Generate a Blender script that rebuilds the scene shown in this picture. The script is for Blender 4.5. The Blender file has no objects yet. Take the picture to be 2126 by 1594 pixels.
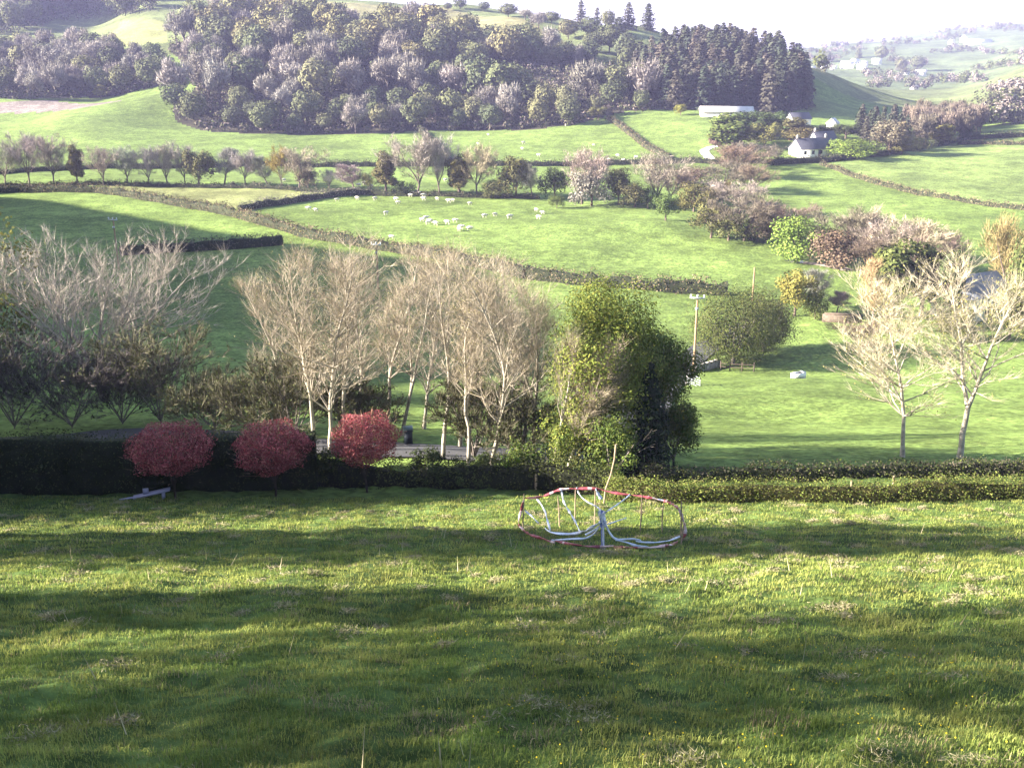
import bpy, math, random
import numpy as np
from mathutils import Vector, Matrix

scn = bpy.context.scene
R = math.radians
# ------------------------------------------------------------------ camera, sky, sun, exposure
W0, H0, F = 2126.0, 1594.0, 2180.0            # photograph's frame and focal length in its own pixels
PITCH = R(17.7)
EYE = 40.0                                    # eye height above the datum (metres)
cam_d = bpy.data.cameras.new('camera')
cam = bpy.data.objects.new('camera', cam_d)
scn.collection.objects.link(cam)
cam.location = (0, 0, EYE)
cam.rotation_euler = (R(90) - PITCH, 0, 0)
cam_d.sensor_fit = 'HORIZONTAL'
cam_d.sensor_width = 36.0
cam_d.lens = 36.0 * F / W0
cam_d.clip_start = 0.5
cam_d.clip_end = 20000
scn.camera = cam

SUN_EL, SUN_BACK = R(21.0), R(5.0)            # sun low on the left, a little behind the camera
SUN = Vector((-math.cos(SUN_EL) * math.cos(SUN_BACK), -math.cos(SUN_EL) * math.sin(SUN_BACK), math.sin(SUN_EL)))
sun_d = bpy.data.lights.new('sun', 'SUN')
sun_d.energy = 5.0
sun_d.angle = R(0.6)
sun_d.color = (1.0, 0.92, 0.78)
sun = bpy.data.objects.new('sun', sun_d)
scn.collection.objects.link(sun)
sun.rotation_euler = SUN.to_track_quat('Z', 'Y').to_euler()
world = bpy.data.worlds.new('World')
scn.world = world
world.use_nodes = True
wn = world.node_tree
bg = wn.nodes['Background']
sky = wn.nodes.new('ShaderNodeTexSky')
sky.sky_type = 'NISHITA'
sky.sun_disc = False
sky.sun_elevation = SUN_EL
sky.sun_rotation = math.atan2(SUN.x, SUN.y)
sky.air_density = 1.0
sky.dust_density = 1.2
wn.links.new(sky.outputs[0], bg.inputs[0])
bg.inputs[1].default_value = 0.058
scn.view_settings.view_transform = 'Standard'
scn.view_settings.look = 'None'
scn.view_settings.exposure = 2.75
scn.view_settings.gamma = 1.0
scn.cycles.use_denoising = True
scn.cycles.max_bounces = 5
scn.cycles.diffuse_bounces = 3
scn.cycles.transmission_bounces = 3
scn.cycles.volume_bounces = 0
scn.cycles.sample_clamp_indirect = 4.0

rs = np.random.RandomState(7)
rnd = random.Random(7)

# ------------------------------------------------------------------ terrain height
CP, SP = math.cos(PITCH), math.sin(PITCH)


def hp(Y, py):
    """metres below the eye of a point at depth Y seen at image row py"""
    v = (797.0 - py) / F
    return -Y * (-SP + v * CP) / (CP + v * SP)


def near():
    return [(3, 4.2), (8, 6.2), (18, 10.0), (28, 13.8), (40, 17.6), (45, 18.6)]


def P_(Y, py):
    return (Y, hp(Y, py))


COLS = [
    (-300, near() + [(55, 20.4), (75, 24.2), (100, 29), (130, 34), (160, 36), (285, 36), (335, 36), P_(470, 235), P_(500, 205), P_(600, 110), P_(760, 40), P_(900, -70), (1200, -90), (6000, 0)]),
    (0, near() + [(55, 20.4), (75, 24.2), (100, 29), (130, 34), (160, 36), (285, 36), (335, 36), P_(470, 232), P_(500, 206), P_(600, 110), P_(760, 45), P_(900, -45), (1200, -70), (6000, 0)]),
    (200, near() + [(55, 20.4), (75, 24.2), (100, 29), (130, 34), (160, 36), (285, 36), (335, 36), P_(450, 232), P_(500, 200), P_(600, 108), P_(760, 56), P_(900, 0), (1200, -35), (6000, 30)]),
    (350, near() + [(55, 20.4), (75, 24.2), (100, 29), (130, 34), (160, 36), (285, 36), (335, 36), P_(430, 262), P_(500, 178), P_(620, 70), P_(760, 10), P_(900, -20), (1200, -30), (6000, 40)]),
    (700, near() + [(55, 20.4), (75, 24.6), (100, 30), (125, 35), (160, 36), (285, 36), (335, 36), P_(430, 275), P_(490, 182), P_(570, 95), P_(650, 52), P_(780, 10), P_(860, 0), (1100, -20), (6000, 60)]),
    (1000, near() + [(55, 20.6), (75, 25), (100, 31), (122, 35.6), (160, 36.2), (285, 36), (335, 35.8), P_(430, 271), P_(490, 195), P_(555, 122), P_(680, 42), P_(780, 18), (1000, -12), (6000, 60)]),
    (1250, near() + [(55, 20.8), (75, 25.6), (100, 31.6), (120, 35.8), (160, 36.4), (285, 36), (335, 35.6), P_(440, 247), P_(490, 202), P_(580, 112), P_(680, 52), (900, 0), (6000, 70)]),
    (1480, near() + [(55, 21), (70, 25.3), (95, 30.5), (118, 35.8), (150, 36.6), (285, 36), (340, 34.5), P_(430, 242), P_(450, 226), P_(560, 118), P_(640, 112), (800, 10), (1000, 25), (6000, 70)]),
    (1640, near() + [(55, 21), (70, 25.3), (95, 30.5), (118, 35.8), (150, 36.8), (285, 36), (343, 33), P_(375, 292), P_(410, 262), P_(440, 247), P_(520, 182), P_(600, 132), (700, 16), (900, 23), P_(1250, 142), P_(1450, 122), P_(1700, 103), (2400, 12), (6000, 80)]),
    (1780, near() + [(55, 21), (70, 25.3), (95, 30.5), (118, 35.8), (150, 36.8), (285, 35.6), (345, 33), P_(460, 243), P_(560, 205), P_(620, 184), (720, 28), P_(1000, 172), P_(1250, 140), P_(1500, 112), P_(2000, 90), (2600, 0), (6000, 80)]),
    (1950, near() + [(55, 21), (70, 25.3), (95, 30.5), (118, 35.8), (150, 36.8), (285, 35.2), (385, 32.6), (410, 32.2), P_(560, 238), P_(640, 215), (760, 32), (900, 32.7), P_(1200, 155), P_(1500, 112), P_(1800, 84), P_(2200, 62), (2800, -25), (6000, 60)]),
    (2126, near() + [(55, 21), (70, 25.3), (95, 30.5), (118, 35.8), (150, 36.8), (252, 36), (400, 31), P_(520, 226), P_(640, 168), P_(1000, 130), P_(1400, 100), P_(1800, 70), P_(2200, 48), (2800, -35), (6000, 60)]),
    (2500, near() + [(55, 21), (70, 25.3), (95, 30.5), (118, 35.8), (150, 36.8), (252, 36), (400, 30), P_(520, 215), P_(640, 158), P_(1000, 118), P_(1400, 90), P_(1800, 60), P_(2200, 35), (2800, -45), (6000, 60)]),
]
_v300 = (797.0 - 300) / F
A_COL = np.array([(c[0] - 1063.0) / F / (CP + _v300 * SP) for c in COLS])


def pchip_slopes(x, y):
    """x (n,), y (n, N) -> monotone slopes (n, N)"""
    h = np.diff(x)[:, None]
    d = np.diff(y, axis=0) / h
    m = np.zeros_like(y)
    same = (d[:-1] * d[1:]) > 0
    w1 = 2 * h[1:] + h[:-1]
    w2 = h[1:] + 2 * h[:-1]
    with np.errstate(divide='ignore', invalid='ignore'):
        m[1:-1] = np.where(same, (w1 + w2) / (w1 / d[:-1] + w2 / d[1:]), 0)
    m[0], m[-1] = d[0], d[-1]
    return m


_prof = []
for _c in COLS:
    _x = np.log(np.array([p[0] for p in _c[1]], float))
    _y = np.array([p[1] for p in _c[1]], float)[:, None]
    _prof.append((_x, _y[:, 0], pchip_slopes(_x, _y)[:, 0]))


def hermite(x, xs, ys, ms):
    i = np.clip(np.searchsorted(xs, x) - 1, 0, len(xs) - 2)
    h = xs[i + 1] - xs[i]
    t = np.clip((x - xs[i]) / h, 0, 1)
    t2, t3 = t * t, t * t * t
    return (2 * t3 - 3 * t2 + 1) * ys[i] + (t3 - 2 * t2 + t) * h * ms[i] + (-2 * t3 + 3 * t2) * ys[i + 1] + (t3 - t2) * h * ms[i + 1]


_nz = np.random.RandomState(3)
_WV = [(_nz.normal(size=2), _nz.uniform(0, 6.28)) for _ in range(40)]


def wob(X, Y, scale, k0, n=7):
    """smooth bumps in -1..1 of about SCALE metres"""
    s = 0
    for j in range(n):
        (kx, ky), ph = _WV[(k0 + j) % 40]
        s = s + np.sin((kx * X + ky * Y) * (4.0 / scale) + ph)
    return s / (n ** 0.5 * 1.2)


# spur of the hill out of the picture on the left: crest line (Y, X, height above the eye)
SPUR = np.array([(-60, -60, 6.0), (0, -62, 5.0), (30, -75, 4.2), (40, -85, 5.0), (52, -97, 9.0), (64, -110, 11.5), (110, -160, 26.0), (162, -208, 40.0), (183, -230, 34.5), (251, -278, 22.0), (275, -300, 10.0), (305, -330, -20.0), (335, -360, -36.0)])


def sstep(t):
    t = np.clip(t, 0, 1)
    return t * t * (3 - 2 * t)


def ground(X, Y):
    """terrain height (world z) at X, Y (arrays)"""
    X = np.asarray(X, float)
    Y = np.asarray(Y, float)
    Yc = np.maximum(Y, 3.0)
    ly = np.log(np.minimum(Yc, 6000.0))
    a = np.clip(X / Yc, A_COL[0], A_COL[-1])
    vals = np.stack([hermite(ly, *p) for p in _prof])           # (ncol, N)
    sl = pchip_slopes(A_COL, vals)
    i = np.clip(np.searchsorted(A_COL, a) - 1, 0, len(A_COL) - 2)
    h = A_COL[i + 1] - A_COL[i]
    t = (a - A_COL[i]) / h
    n = np.arange(len(a))
    t2, t3 = t * t, t * t * t
    dep = (2 * t3 - 3 * t2 + 1) * vals[i, n] + (t3 - 2 * t2 + t) * h * sl[i, n] + (-2 * t3 + 3 * t2) * vals[i + 1, n] + (t3 - t2) * h * sl[i + 1, n]
    dep = dep - np.where(Y < 3.0, (3.0 - Y) * 0.35, 0)
    z = -dep
    # hill on the left, outside the frame
    cx = np.interp(Y, SPUR[:, 0], SPUR[:, 1])
    cz = np.interp(Y, SPUR[:, 0], SPUR[:, 2])
    xe = -(0.53 * np.maximum(Y, 0) + 7.0)
    t = sstep((xe - X) / np.maximum(xe - cx, 1.0))
    on = sstep((335.0 - Y) / 30.0)
    z = z + np.maximum(cz - z, 0) * t * on
    # wooded shoulder of the far hill, also outside the frame, that shades the top left corner
    on2 = sstep((Y - 735) / 40.0) * sstep((1050 - Y) / 100.0)
    t2_ = sstep((-350.0 - X) / 140.0)
    z = z + np.maximum(155.0 - z, 0) * t2_ * on2
    # knoll and terrace edge beside the river, dips and lumps
    z = z + 1.6 * np.exp(-(((X - 27) / 26) ** 2 + ((Y - 222) / 16) ** 2))
    nearw = sstep((60 - Y) / 20.0)
    z = z + nearw * (0.06 * wob(X, Y, 3.2, 0) + 0.045 * wob(X, Y, 1.3, 9) + 0.03 * wob(X, Y, 0.6, 20)) * sstep((Y - 2) / 4)
    midw = sstep((Y - 50) / 30.0) * sstep((420 - Y) / 60)
    z = z + midw * (0.22 * wob(X, Y, 22, 4) + 0.07 * wob(X, Y, 6, 15))
    farw = sstep((Y - 420) / 60.0)
    z = z + farw * (1.6 * wob(X, Y, 90, 11) + 0.5 * wob(X, Y, 30, 22))
    return EYE + z


def gz(x, y):
    return float(ground(np.array([x]), np.array([y]))[0])


_YS = np.exp(np.linspace(math.log(4.0), math.log(5500.0), 2600))


def ray(px, py):
    x, v = (px - 1063.0) / F, (797.0 - py) / F
    return x, CP + v * SP, -SP + v * CP


def at(px, py, Y):
    """world point at depth Y on the line of sight through an image position"""
    x, dy, dz = ray(px, py)
    t = Y / dy
    return Vector((x * t, Y, EYE + dz * t))


def cast(px, py, lo=4.0):
    """where the line of sight meets the ground"""
    x, dy, dz = ray(px, py)

    def first(Ys):
        d = EYE + dz * Ys / dy - ground(x * Ys / dy, Ys)
        k = np.nonzero(d <= 0)[0]
        return (None, d) if len(k) == 0 else (k[0], d)
    Ys = _YS[_YS >= lo]
    k, d = first(Ys[::8])
    if k is None:
        Y = 900.0
    else:
        Ys = Ys[max(0, 8 * k - 8):8 * k + 1]
        k, d = first(Ys)
        Y = Ys[k] if k == 0 else Ys[k - 1] + (Ys[k] - Ys[k - 1]) * d[k - 1] / (d[k - 1] - d[k])
    X = x * Y / dy
    return Vector((X, Y, gz(X, Y)))


def seat(X, Y, dz=0.0):
    return Vector((X, Y, gz(X, Y) + dz))


def mpp(Y, py=500):
    """metres per photograph pixel at depth Y"""
    x, dy, dz = ray(1063, py)
    return Y / dy / F


# ------------------------------------------------------------------ materials
def nodes_of(m):
    m.use_nodes = True
    nt = m.node_tree
    return nt, nt.nodes['Principled BSDF'], nt.nodes['Material Output']


def N(nt, t, **kw):
    n = nt.nodes.new(t)
    for k, v in kw.items():
        setattr(n, k, v)
    return n


def noise(nt, scale, detail=4, coord='Object', rough=0.6):
    tc = N(nt, 'ShaderNodeTexCoord')
    t = N(nt, 'ShaderNodeTexNoise')
    t.inputs['Scale'].default_value = scale
    t.inputs['Detail'].default_value = detail
    t.inputs['Roughness'].default_value = rough
    nt.links.new(tc.outputs[coord], t.inputs['Vector'])
    return t.outputs['Fac']


def ramp(nt, fac, a, b, lo=0.3, hi=0.7):
    r = N(nt, 'ShaderNodeMapRange')
    r.inputs['From Min'].default_value = lo
    r.inputs['From Max'].default_value = hi
    r.inputs['To Min'].default_value = a
    r.inputs['To Max'].default_value = b
    nt.links.new(fac, r.inputs['Value'])
    return r.outputs[0]


def mulc(nt, c, f):
    m = N(nt, 'ShaderNodeVectorMath', operation='MULTIPLY')
    nt.links.new(c, m.inputs[0])
    nt.links.new(f, m.inputs[1])
    return m.outputs[0]


def veg_material(name, transl=0.3, vary=0.35, scale=1.5, rough=0.8):
    """leaves, twigs and blades: the face's own colour x the plant's colour"""
    m = bpy.data.materials.new(name)
    nt, p, out = nodes_of(m)
    at_ = N(nt, 'ShaderNodeAttribute', attribute_name='col')
    oi = N(nt, 'ShaderNodeObjectInfo')
    c = mulc(nt, at_.outputs['Color'], oi.outputs['Color'])
    c = mulc(nt, c, ramp(nt, noise(nt, scale), 1 - vary, 1 + vary))
    nt.links.new(c, p.inputs['Base Color'])
    p.inputs['Roughness'].default_value = rough
    p.inputs['Specular IOR Level'].default_value = 0.12
    if transl > 0:
        tr = N(nt, 'ShaderNodeBsdfTranslucent')
        nt.links.new(c, tr.inputs['Color'])
        mx = N(nt, 'ShaderNodeMixShader')
        mx.inputs[0].default_value = transl
        nt.links.new(p.outputs[0], mx.inputs[1])
        nt.links.new(tr.outputs[0], mx.inputs[2])
        nt.links.new(mx.outputs[0], out.inputs['Surface'])
    return m


def plain(name, col, vary=0.2, scale=3.0, rough=0.7, metal=0.0, bump=0.0, stretch=None):
    m = bpy.data.materials.new(name)
    nt, p, out = nodes_of(m)
    rgb = N(nt, 'ShaderNodeRGB')
    rgb.outputs[0].default_value = (*col, 1)
    n = noise(nt, scale, 6)
    nt.links.new(mulc(nt, rgb.outputs[0], ramp(nt, n, 1 - vary, 1 + vary)), p.inputs['Base Color'])
    p.inputs['Roughness'].default_value = rough
    p.inputs['Metallic'].default_value = metal
    if bump:
        b = N(nt, 'ShaderNodeBump')
        b.inputs['Strength'].default_value = bump
        b.inputs['Distance'].default_value = 0.05
        nt.links.new(n, b.inputs['Height'])
        nt.links.new(b.outputs[0], p.inputs['Normal'])
    return m


M = {}
M['leaf'] = veg_material('leaf', 0.22)
M['far_leaf'] = veg_material('far_leaf', 0.06, 0.3, 0.25)
M['twig'] = veg_material('twig', 0.0, 0.3, 2.0)
M['blade'] = veg_material('grass_blade', 0.35, 0.35, 0.5)
M['bark'] = veg_material('bark', 0.0, 0.45, 4.0)
M['wood'] = plain('weathered_wood', (0.30, 0.22, 0.15), 0.35, 9, 0.85)
M['rail'] = plain('dark_old_rail', (0.09, 0.065, 0.05), 0.3, 9, 0.9)
M['pole'] = plain('pole_wood', (0.34, 0.22, 0.13), 0.25, 3, 0.85)
M['white'] = plain('white_render', (0.80, 0.78, 0.74), 0.08, 0.8)
M['pale'] = plain('pale_sheet', (0.62, 0.58, 0.56), 0.15, 0.7, 0.5)
M['slate'] = plain('slate_roof', (0.055, 0.055, 0.075), 0.3, 2.0, 0.55)
M['blue_slate'] = plain('pale_blue_slate', (0.20, 0.21, 0.25), 0.2, 2.0, 0.6)
M['stone'] = plain('grey_stone', (0.30, 0.27, 0.25), 0.4, 3.0, 0.9, 0, 0.6)
M['brown_stone'] = plain('brown_stone', (0.13, 0.095, 0.07), 0.4, 3.0, 0.9, 0, 0.6)
M['glass'] = plain('window_glass', (0.02, 0.025, 0.03), 0.2, 1, 0.1)
M['dark'] = plain('dark_plastic', (0.012, 0.02, 0.03), 0.2, 4, 0.5)
M['binlid'] = plain('lid_plastic', (0.10, 0.16, 0.16), 0.2, 4, 0.4)
M['metal'] = plain('galvanised_steel', (0.48, 0.50, 0.52), 0.15, 5, 0.4, 0.6)
M['ceramic'] = plain('white_ceramic', (0.80, 0.80, 0.82), 0.05, 5, 0.25)
M['lilac'] = plain('pale_lilac_board', (0.27, 0.26, 0.36), 0.15, 4, 0.6)
M['red_tape'] = plain('red_plastic_tape', (0.32, 0.075, 0.09), 0.3, 14, 0.35)
M['pink_tape'] = plain('pale_plastic_tape', (0.58, 0.42, 0.42), 0.25, 14, 0.35)
M['ribbon'] = plain('white_plastic_ribbon', (0.70, 0.74, 0.84), 0.15, 10, 0.3)
M['blue_ribbon'] = plain('blue_plastic_wrap', (0.22, 0.27, 0.55), 0.3, 18, 0.35)
M['wool'] = plain('sheep_wool', (0.62, 0.57, 0.49), 0.12, 12, 0.95)
M['face'] = plain('sheep_face', (0.55, 0.50, 0.44), 0.15, 12, 0.9)
M['road'] = plain('asphalt_lane', (0.055, 0.053, 0.058), 0.3, 1.2, 0.9, 0, 0.4)
M['shingle'] = plain('river_shingle', (0.42, 0.34, 0.28), 0.35, 1.5, 0.9)
M['river'] = plain('river_water', (0.03, 0.035, 0.05), 0.2, 1, 0.12)


def ground_material():
    m = bpy.data.materials.new('turf')
    nt, p, out = nodes_of(m)
    a = N(nt, 'ShaderNodeAttribute', attribute_name='col')
    c = a.outputs['Color']
    for sc, v, det in ((0.03, 0.22, 5), (0.13, 0.20, 5), (0.6, 0.22, 5), (2.4, 0.30, 6)):
        c = mulc(nt, c, ramp(nt, noise(nt, sc, det), 1 - v, 1 + v, 0.38, 0.62))
    # straw-coloured thatch showing through
    mix = N(nt, 'ShaderNodeMix', data_type='RGBA')
    nt.links.new(ramp(nt, noise(nt, 0.9, 6), 0.0, 0.35, 0.55, 0.75), mix.inputs[0])
    nt.links.new(c, mix.inputs[6])
    mul = N(nt, 'ShaderNodeVectorMath', operation='MULTIPLY')
    nt.links.new(c, mul.inputs[0])
    mul.inputs[1].default_value = (1.55, 1.15, 1.3)
    nt.links.new(mul.outputs[0], mix.inputs[7])
    nt.links.new(mix.outputs[2], p.inputs['Base Color'])
    p.inputs['Roughness'].default_value = 0.95
    p.inputs['Specular IOR Level'].default_value = 0.1
    b = N(nt, 'ShaderNodeBump')
    b.inputs['Strength'].default_value = 0.75
    b.inputs['Distance'].default_value = 0.25
    nt.links.new(noise(nt, 1.3, 8, rough=0.75), b.inputs['Height'])
    nt.links.new(b.outputs[0], p.inputs['Normal'])
    return m


M['turf'] = ground_material()


# ------------------------------------------------------------------ mesh building
class MB:
    """collects quads / triangles with a colour and material number per face; build() links them as one mesh object"""

    def __init__(self):
        self.v, self.q, self.qc, self.qm, self.t, self.tc, self.tm, self.n = [], [], [], [], [], [], [], 0

    def add(self, verts, faces, col=(1, 1, 1), mat=0):
        verts = np.asarray(verts, float).reshape(-1, 3)
        faces = np.asarray(faces, np.int64)
        col = np.broadcast_to(np.asarray(col, float), (len(faces), 3))
        mat = np.broadcast_to(np.asarray(mat, np.int32), (len(faces),))
        if faces.shape[1] == 4:
            self.q.append(faces + self.n); self.qc.append(col); self.qm.append(mat)
        else:
            self.t.append(faces + self.n); self.tc.append(col); self.tm.append(mat)
        self.v.append(verts)
        self.n += len(verts)
        return self

    def box(self, c, s, rz=0.0, col=(1, 1, 1), mat=0, tilt=None, taper=1.0):
        """box of size S centred on C"""
        x, y, z = s[0] / 2, s[1] / 2, s[2] / 2
        k = taper
        p = np.array([(-x, -y, -z), (x, -y, -z), (x, y, -z), (-x, y, -z), (-x * k, -y * k, z), (x * k, -y * k, z), (x * k, y * k, z), (-x * k, y * k, z)])
        m = Matrix.Rotation(rz, 3, 'Z')
        if tilt:
            m = m @ Matrix.Rotation(tilt[0], 3, tilt[1])
        p = p @ np.array(m).T + np.array(c)
        return self.add(p, [(0, 3, 2, 1), (4, 5, 6, 7), (0, 1, 5, 4), (1, 2, 6, 5), (2, 3, 7, 6), (3, 0, 4, 7)], col, mat)

    def tubes(self, p0, p1, r0, r1, k=4, col=(1, 1, 1), mat=0):
        p0, p1 = np.asarray(p0, float).reshape(-1, 3), np.asarray(p1, float).reshape(-1, 3)
        n = len(p0)
        if n == 0:
            return self
        r0, r1 = np.broadcast_to(np.asarray(r0, float), (n,)), np.broadcast_to(np.asarray(r1, float), (n,))
        d = p1 - p0
        d = d / np.maximum(np.linalg.norm(d, axis=1), 1e-9)[:, None]
        ref = np.where(np.abs(d[:, 2:3]) < 0.9, np.array([[0, 0, 1.0]]), np.array([[1.0, 0, 0]]))
        u = np.cross(d, ref); u /= np.linalg.norm(u, axis=1)[:, None]
        w = np.cross(d, u)
        an = np.arange(k) * 2 * math.pi / k
        ring = u[:, None, :] * np.cos(an)[None, :, None] + w[:, None, :] * np.sin(an)[None, :, None]
        a = p0[:, None, :] + ring * r0[:, None, None]
        b = p1[:, None, :] + ring * r1[:, None, None]
        v = np.concatenate([a, b], axis=1).reshape(-1, 3)
        base = (np.arange(n) * 2 * k)[:, None]
        i = np.arange(k)[None, :]
        j = (np.arange(k) + 1)[None, :] % k
        f = np.stack([base + i, base + k + i, base + k + j, base + j], axis=2).reshape(-1, 4)
        col = np.asarray(col, float)
        if col.ndim == 2:
            col = np.repeat(col, k, axis=0)
        return self.add(v, f, col, mat)

    def path(self, pts, r, k=6, col=(1, 1, 1), mat=0):
        pts = np.asarray([tuple(p) for p in pts], float)
        r = np.broadcast_to(np.asarray(r, float), (len(pts),))
        return self.tubes(pts[:-1], pts[1:], r[:-1], r[1:], k, col, mat)

    def cards(self, c, nrm, size, aspect=1.0, col=(1, 1, 1), mat=0, spin=None, rng=rs):
        """one quad (a pointed leaf shape) per centre, facing NRM"""
        c = np.asarray(c, float)
        n = len(c)
        nrm = nrm / np.maximum(np.linalg.norm(nrm, axis=1), 1e-9)[:, None]
        if spin is None:
            spin = rng.normal(size=(n, 3))
        u = np.cross(nrm, spin); u /= np.maximum(np.linalg.norm(u, axis=1), 1e-9)[:, None]
        w = np.cross(nrm, u)
        s = np.broadcast_to(np.asarray(size, float), (n,))[:, None]
        a = u * s * 0.5
        b = w * s * 0.5 * aspect
        v = np.stack([c - a, c - b * 0.9 + a * 0.1, c + a, c + b * 0.9 - a * 0.1], axis=1).reshape(-1, 3)
        f = (np.arange(n) * 4)[:, None] + np.arange(4)[None, :]
        return self.add(v, f, col, mat)

    def slivers(self, p, d, length, width, col=(1, 1, 1), mat=0, rng=rs):
        """thin pointed triangles: fine twigs"""
        n = len(p)
        d = d / np.maximum(np.linalg.norm(d, axis=1), 1e-9)[:, None]
        s = np.cross(d, rng.normal(size=(n, 3))); s /= np.maximum(np.linalg.norm(s, axis=1), 1e-9)[:, None]
        L = np.broadcast_to(np.asarray(length, float), (n,))[:, None]
        w = np.broadcast_to(np.asarray(width, float), (n,))[:, None]
        v = np.stack([p - s * w / 2, p + s * w / 2, p + d * L], axis=1).reshape(-1, 3)
        f = (np.arange(n) * 3)[:, None] + np.arange(3)[None, :]
        return self.add(v, f, col, mat)

    def build(self, name, mats, parent=None, loc=None, smooth=False):
        me = self.mesh(name, mats, smooth)
        o = bpy.data.objects.new(name, me)
        scn.collection.objects.link(o)
        if parent is not None:
            o.parent = parent
        if loc is not None:
            o.location = loc
        return o

    def mesh(self, name, mats, smooth=False):
        v = np.concatenate(self.v)
        q = np.concatenate(self.q) if self.q else np.zeros((0, 4), np.int64)
        t = np.concatenate(self.t) if self.t else np.zeros((0, 3), np.int64)
        me = bpy.data.meshes.new(name)
        me.vertices.add(len(v))
        me.vertices.foreach_set('co', v.astype(np.float32).ravel())
        nl = len(q) * 4 + len(t) * 3
        me.loops.add(nl)
        me.loops.foreach_set('vertex_index', np.concatenate([q.ravel(), t.ravel()]).astype(np.int32))
        me.polygons.add(len(q) + len(t))
        st = np.concatenate([np.arange(len(q)) * 4, len(q) * 4 + np.arange(len(t)) * 3]).astype(np.int32)
        me.polygons.foreach_set('loop_start', st)
        mi = np.concatenate(self.qm + self.tm).astype(np.int32)
        me.polygons.foreach_set('material_index', mi)
        if smooth:
            me.polygons.foreach_set('use_smooth', np.ones(len(mi), bool))
        me.update(calc_edges=True)
        c = np.concatenate(self.qc + self.tc)
        at_ = me.attributes.new('col', 'FLOAT_COLOR', 'FACE')
        at_.data.foreach_set('color', np.concatenate([c, np.ones((len(c), 1))], axis=1).astype(np.float32).ravel())
        for m in (mats if isinstance(mats, (list, tuple)) else [mats]):
            me.materials.append(m)
        return me


def tag(o, label=None, cat=None, group=None, kind=None):
    if label: o['label'] = label
    if cat: o['category'] = cat
    if group: o['group'] = group
    if kind: o['kind'] = kind
    return o


def empty(name, loc, label, cat, group=None, rz=0.0):
    o = bpy.data.objects.new(name, None)
    scn.collection.objects.link(o)
    o.location = loc
    o.rotation_euler = (0, 0, rz)
    o.empty_display_size = 0.5
    return tag(o, label, cat, group)


KIDS = {}


def copy_thing(o):
    c = o.copy()
    scn.collection.objects.link(c)
    for ch in o.children:
        d = ch.copy()
        scn.collection.objects.link(d)
        d.parent = c
    return c


ORD = ['zeroth', 'first', 'second', 'third', 'fourth', 'fifth', 'sixth', 'seventh', 'eighth', 'ninth', 'tenth', 'eleventh', 'twelfth', 'thirteenth', 'fourteenth', 'fifteenth', 'sixteenth', 'seventeenth', 'eighteenth', 'nineteenth', 'twentieth']


def nth(i):
    if i <= 20:
        return ORD[i]
    return {2: 'twenty', 3: 'thirty', 4: 'forty', 5: 'fifty'}[i // 10] + ('-' + ORD[i % 10] if i % 10 else 'th')


def inpoly(px, py, poly):
    poly = np.asarray(poly, float)
    ins = np.zeros(np.shape(px), bool)
    j = len(poly) - 1
    for i in range(len(poly)):
        (xi, yi), (xj, yj) = poly[i], poly[j]
        with np.errstate(divide='ignore', invalid='ignore'):
            c = ((yi > py) != (yj > py)) & (px < (xj - xi) * (py - yi) / (yj - yi) + xi)
        ins ^= c
        j = i
    return ins


# ------------------------------------------------------------------ the ground
# outlines of the woods on the ground
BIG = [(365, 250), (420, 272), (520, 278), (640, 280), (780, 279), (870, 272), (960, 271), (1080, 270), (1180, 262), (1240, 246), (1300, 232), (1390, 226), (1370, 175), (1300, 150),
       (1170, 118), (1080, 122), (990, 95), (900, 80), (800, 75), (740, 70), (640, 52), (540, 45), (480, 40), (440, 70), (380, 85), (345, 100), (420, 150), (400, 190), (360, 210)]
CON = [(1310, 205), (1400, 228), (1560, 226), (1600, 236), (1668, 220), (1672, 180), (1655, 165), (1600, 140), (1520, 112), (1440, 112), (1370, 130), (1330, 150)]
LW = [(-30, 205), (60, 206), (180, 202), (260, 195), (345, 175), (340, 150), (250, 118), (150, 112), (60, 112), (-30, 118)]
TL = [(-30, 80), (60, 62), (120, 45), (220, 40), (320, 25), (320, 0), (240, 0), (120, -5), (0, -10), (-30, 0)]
GRASS = (0.128, 0.180, 0.046)


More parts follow.
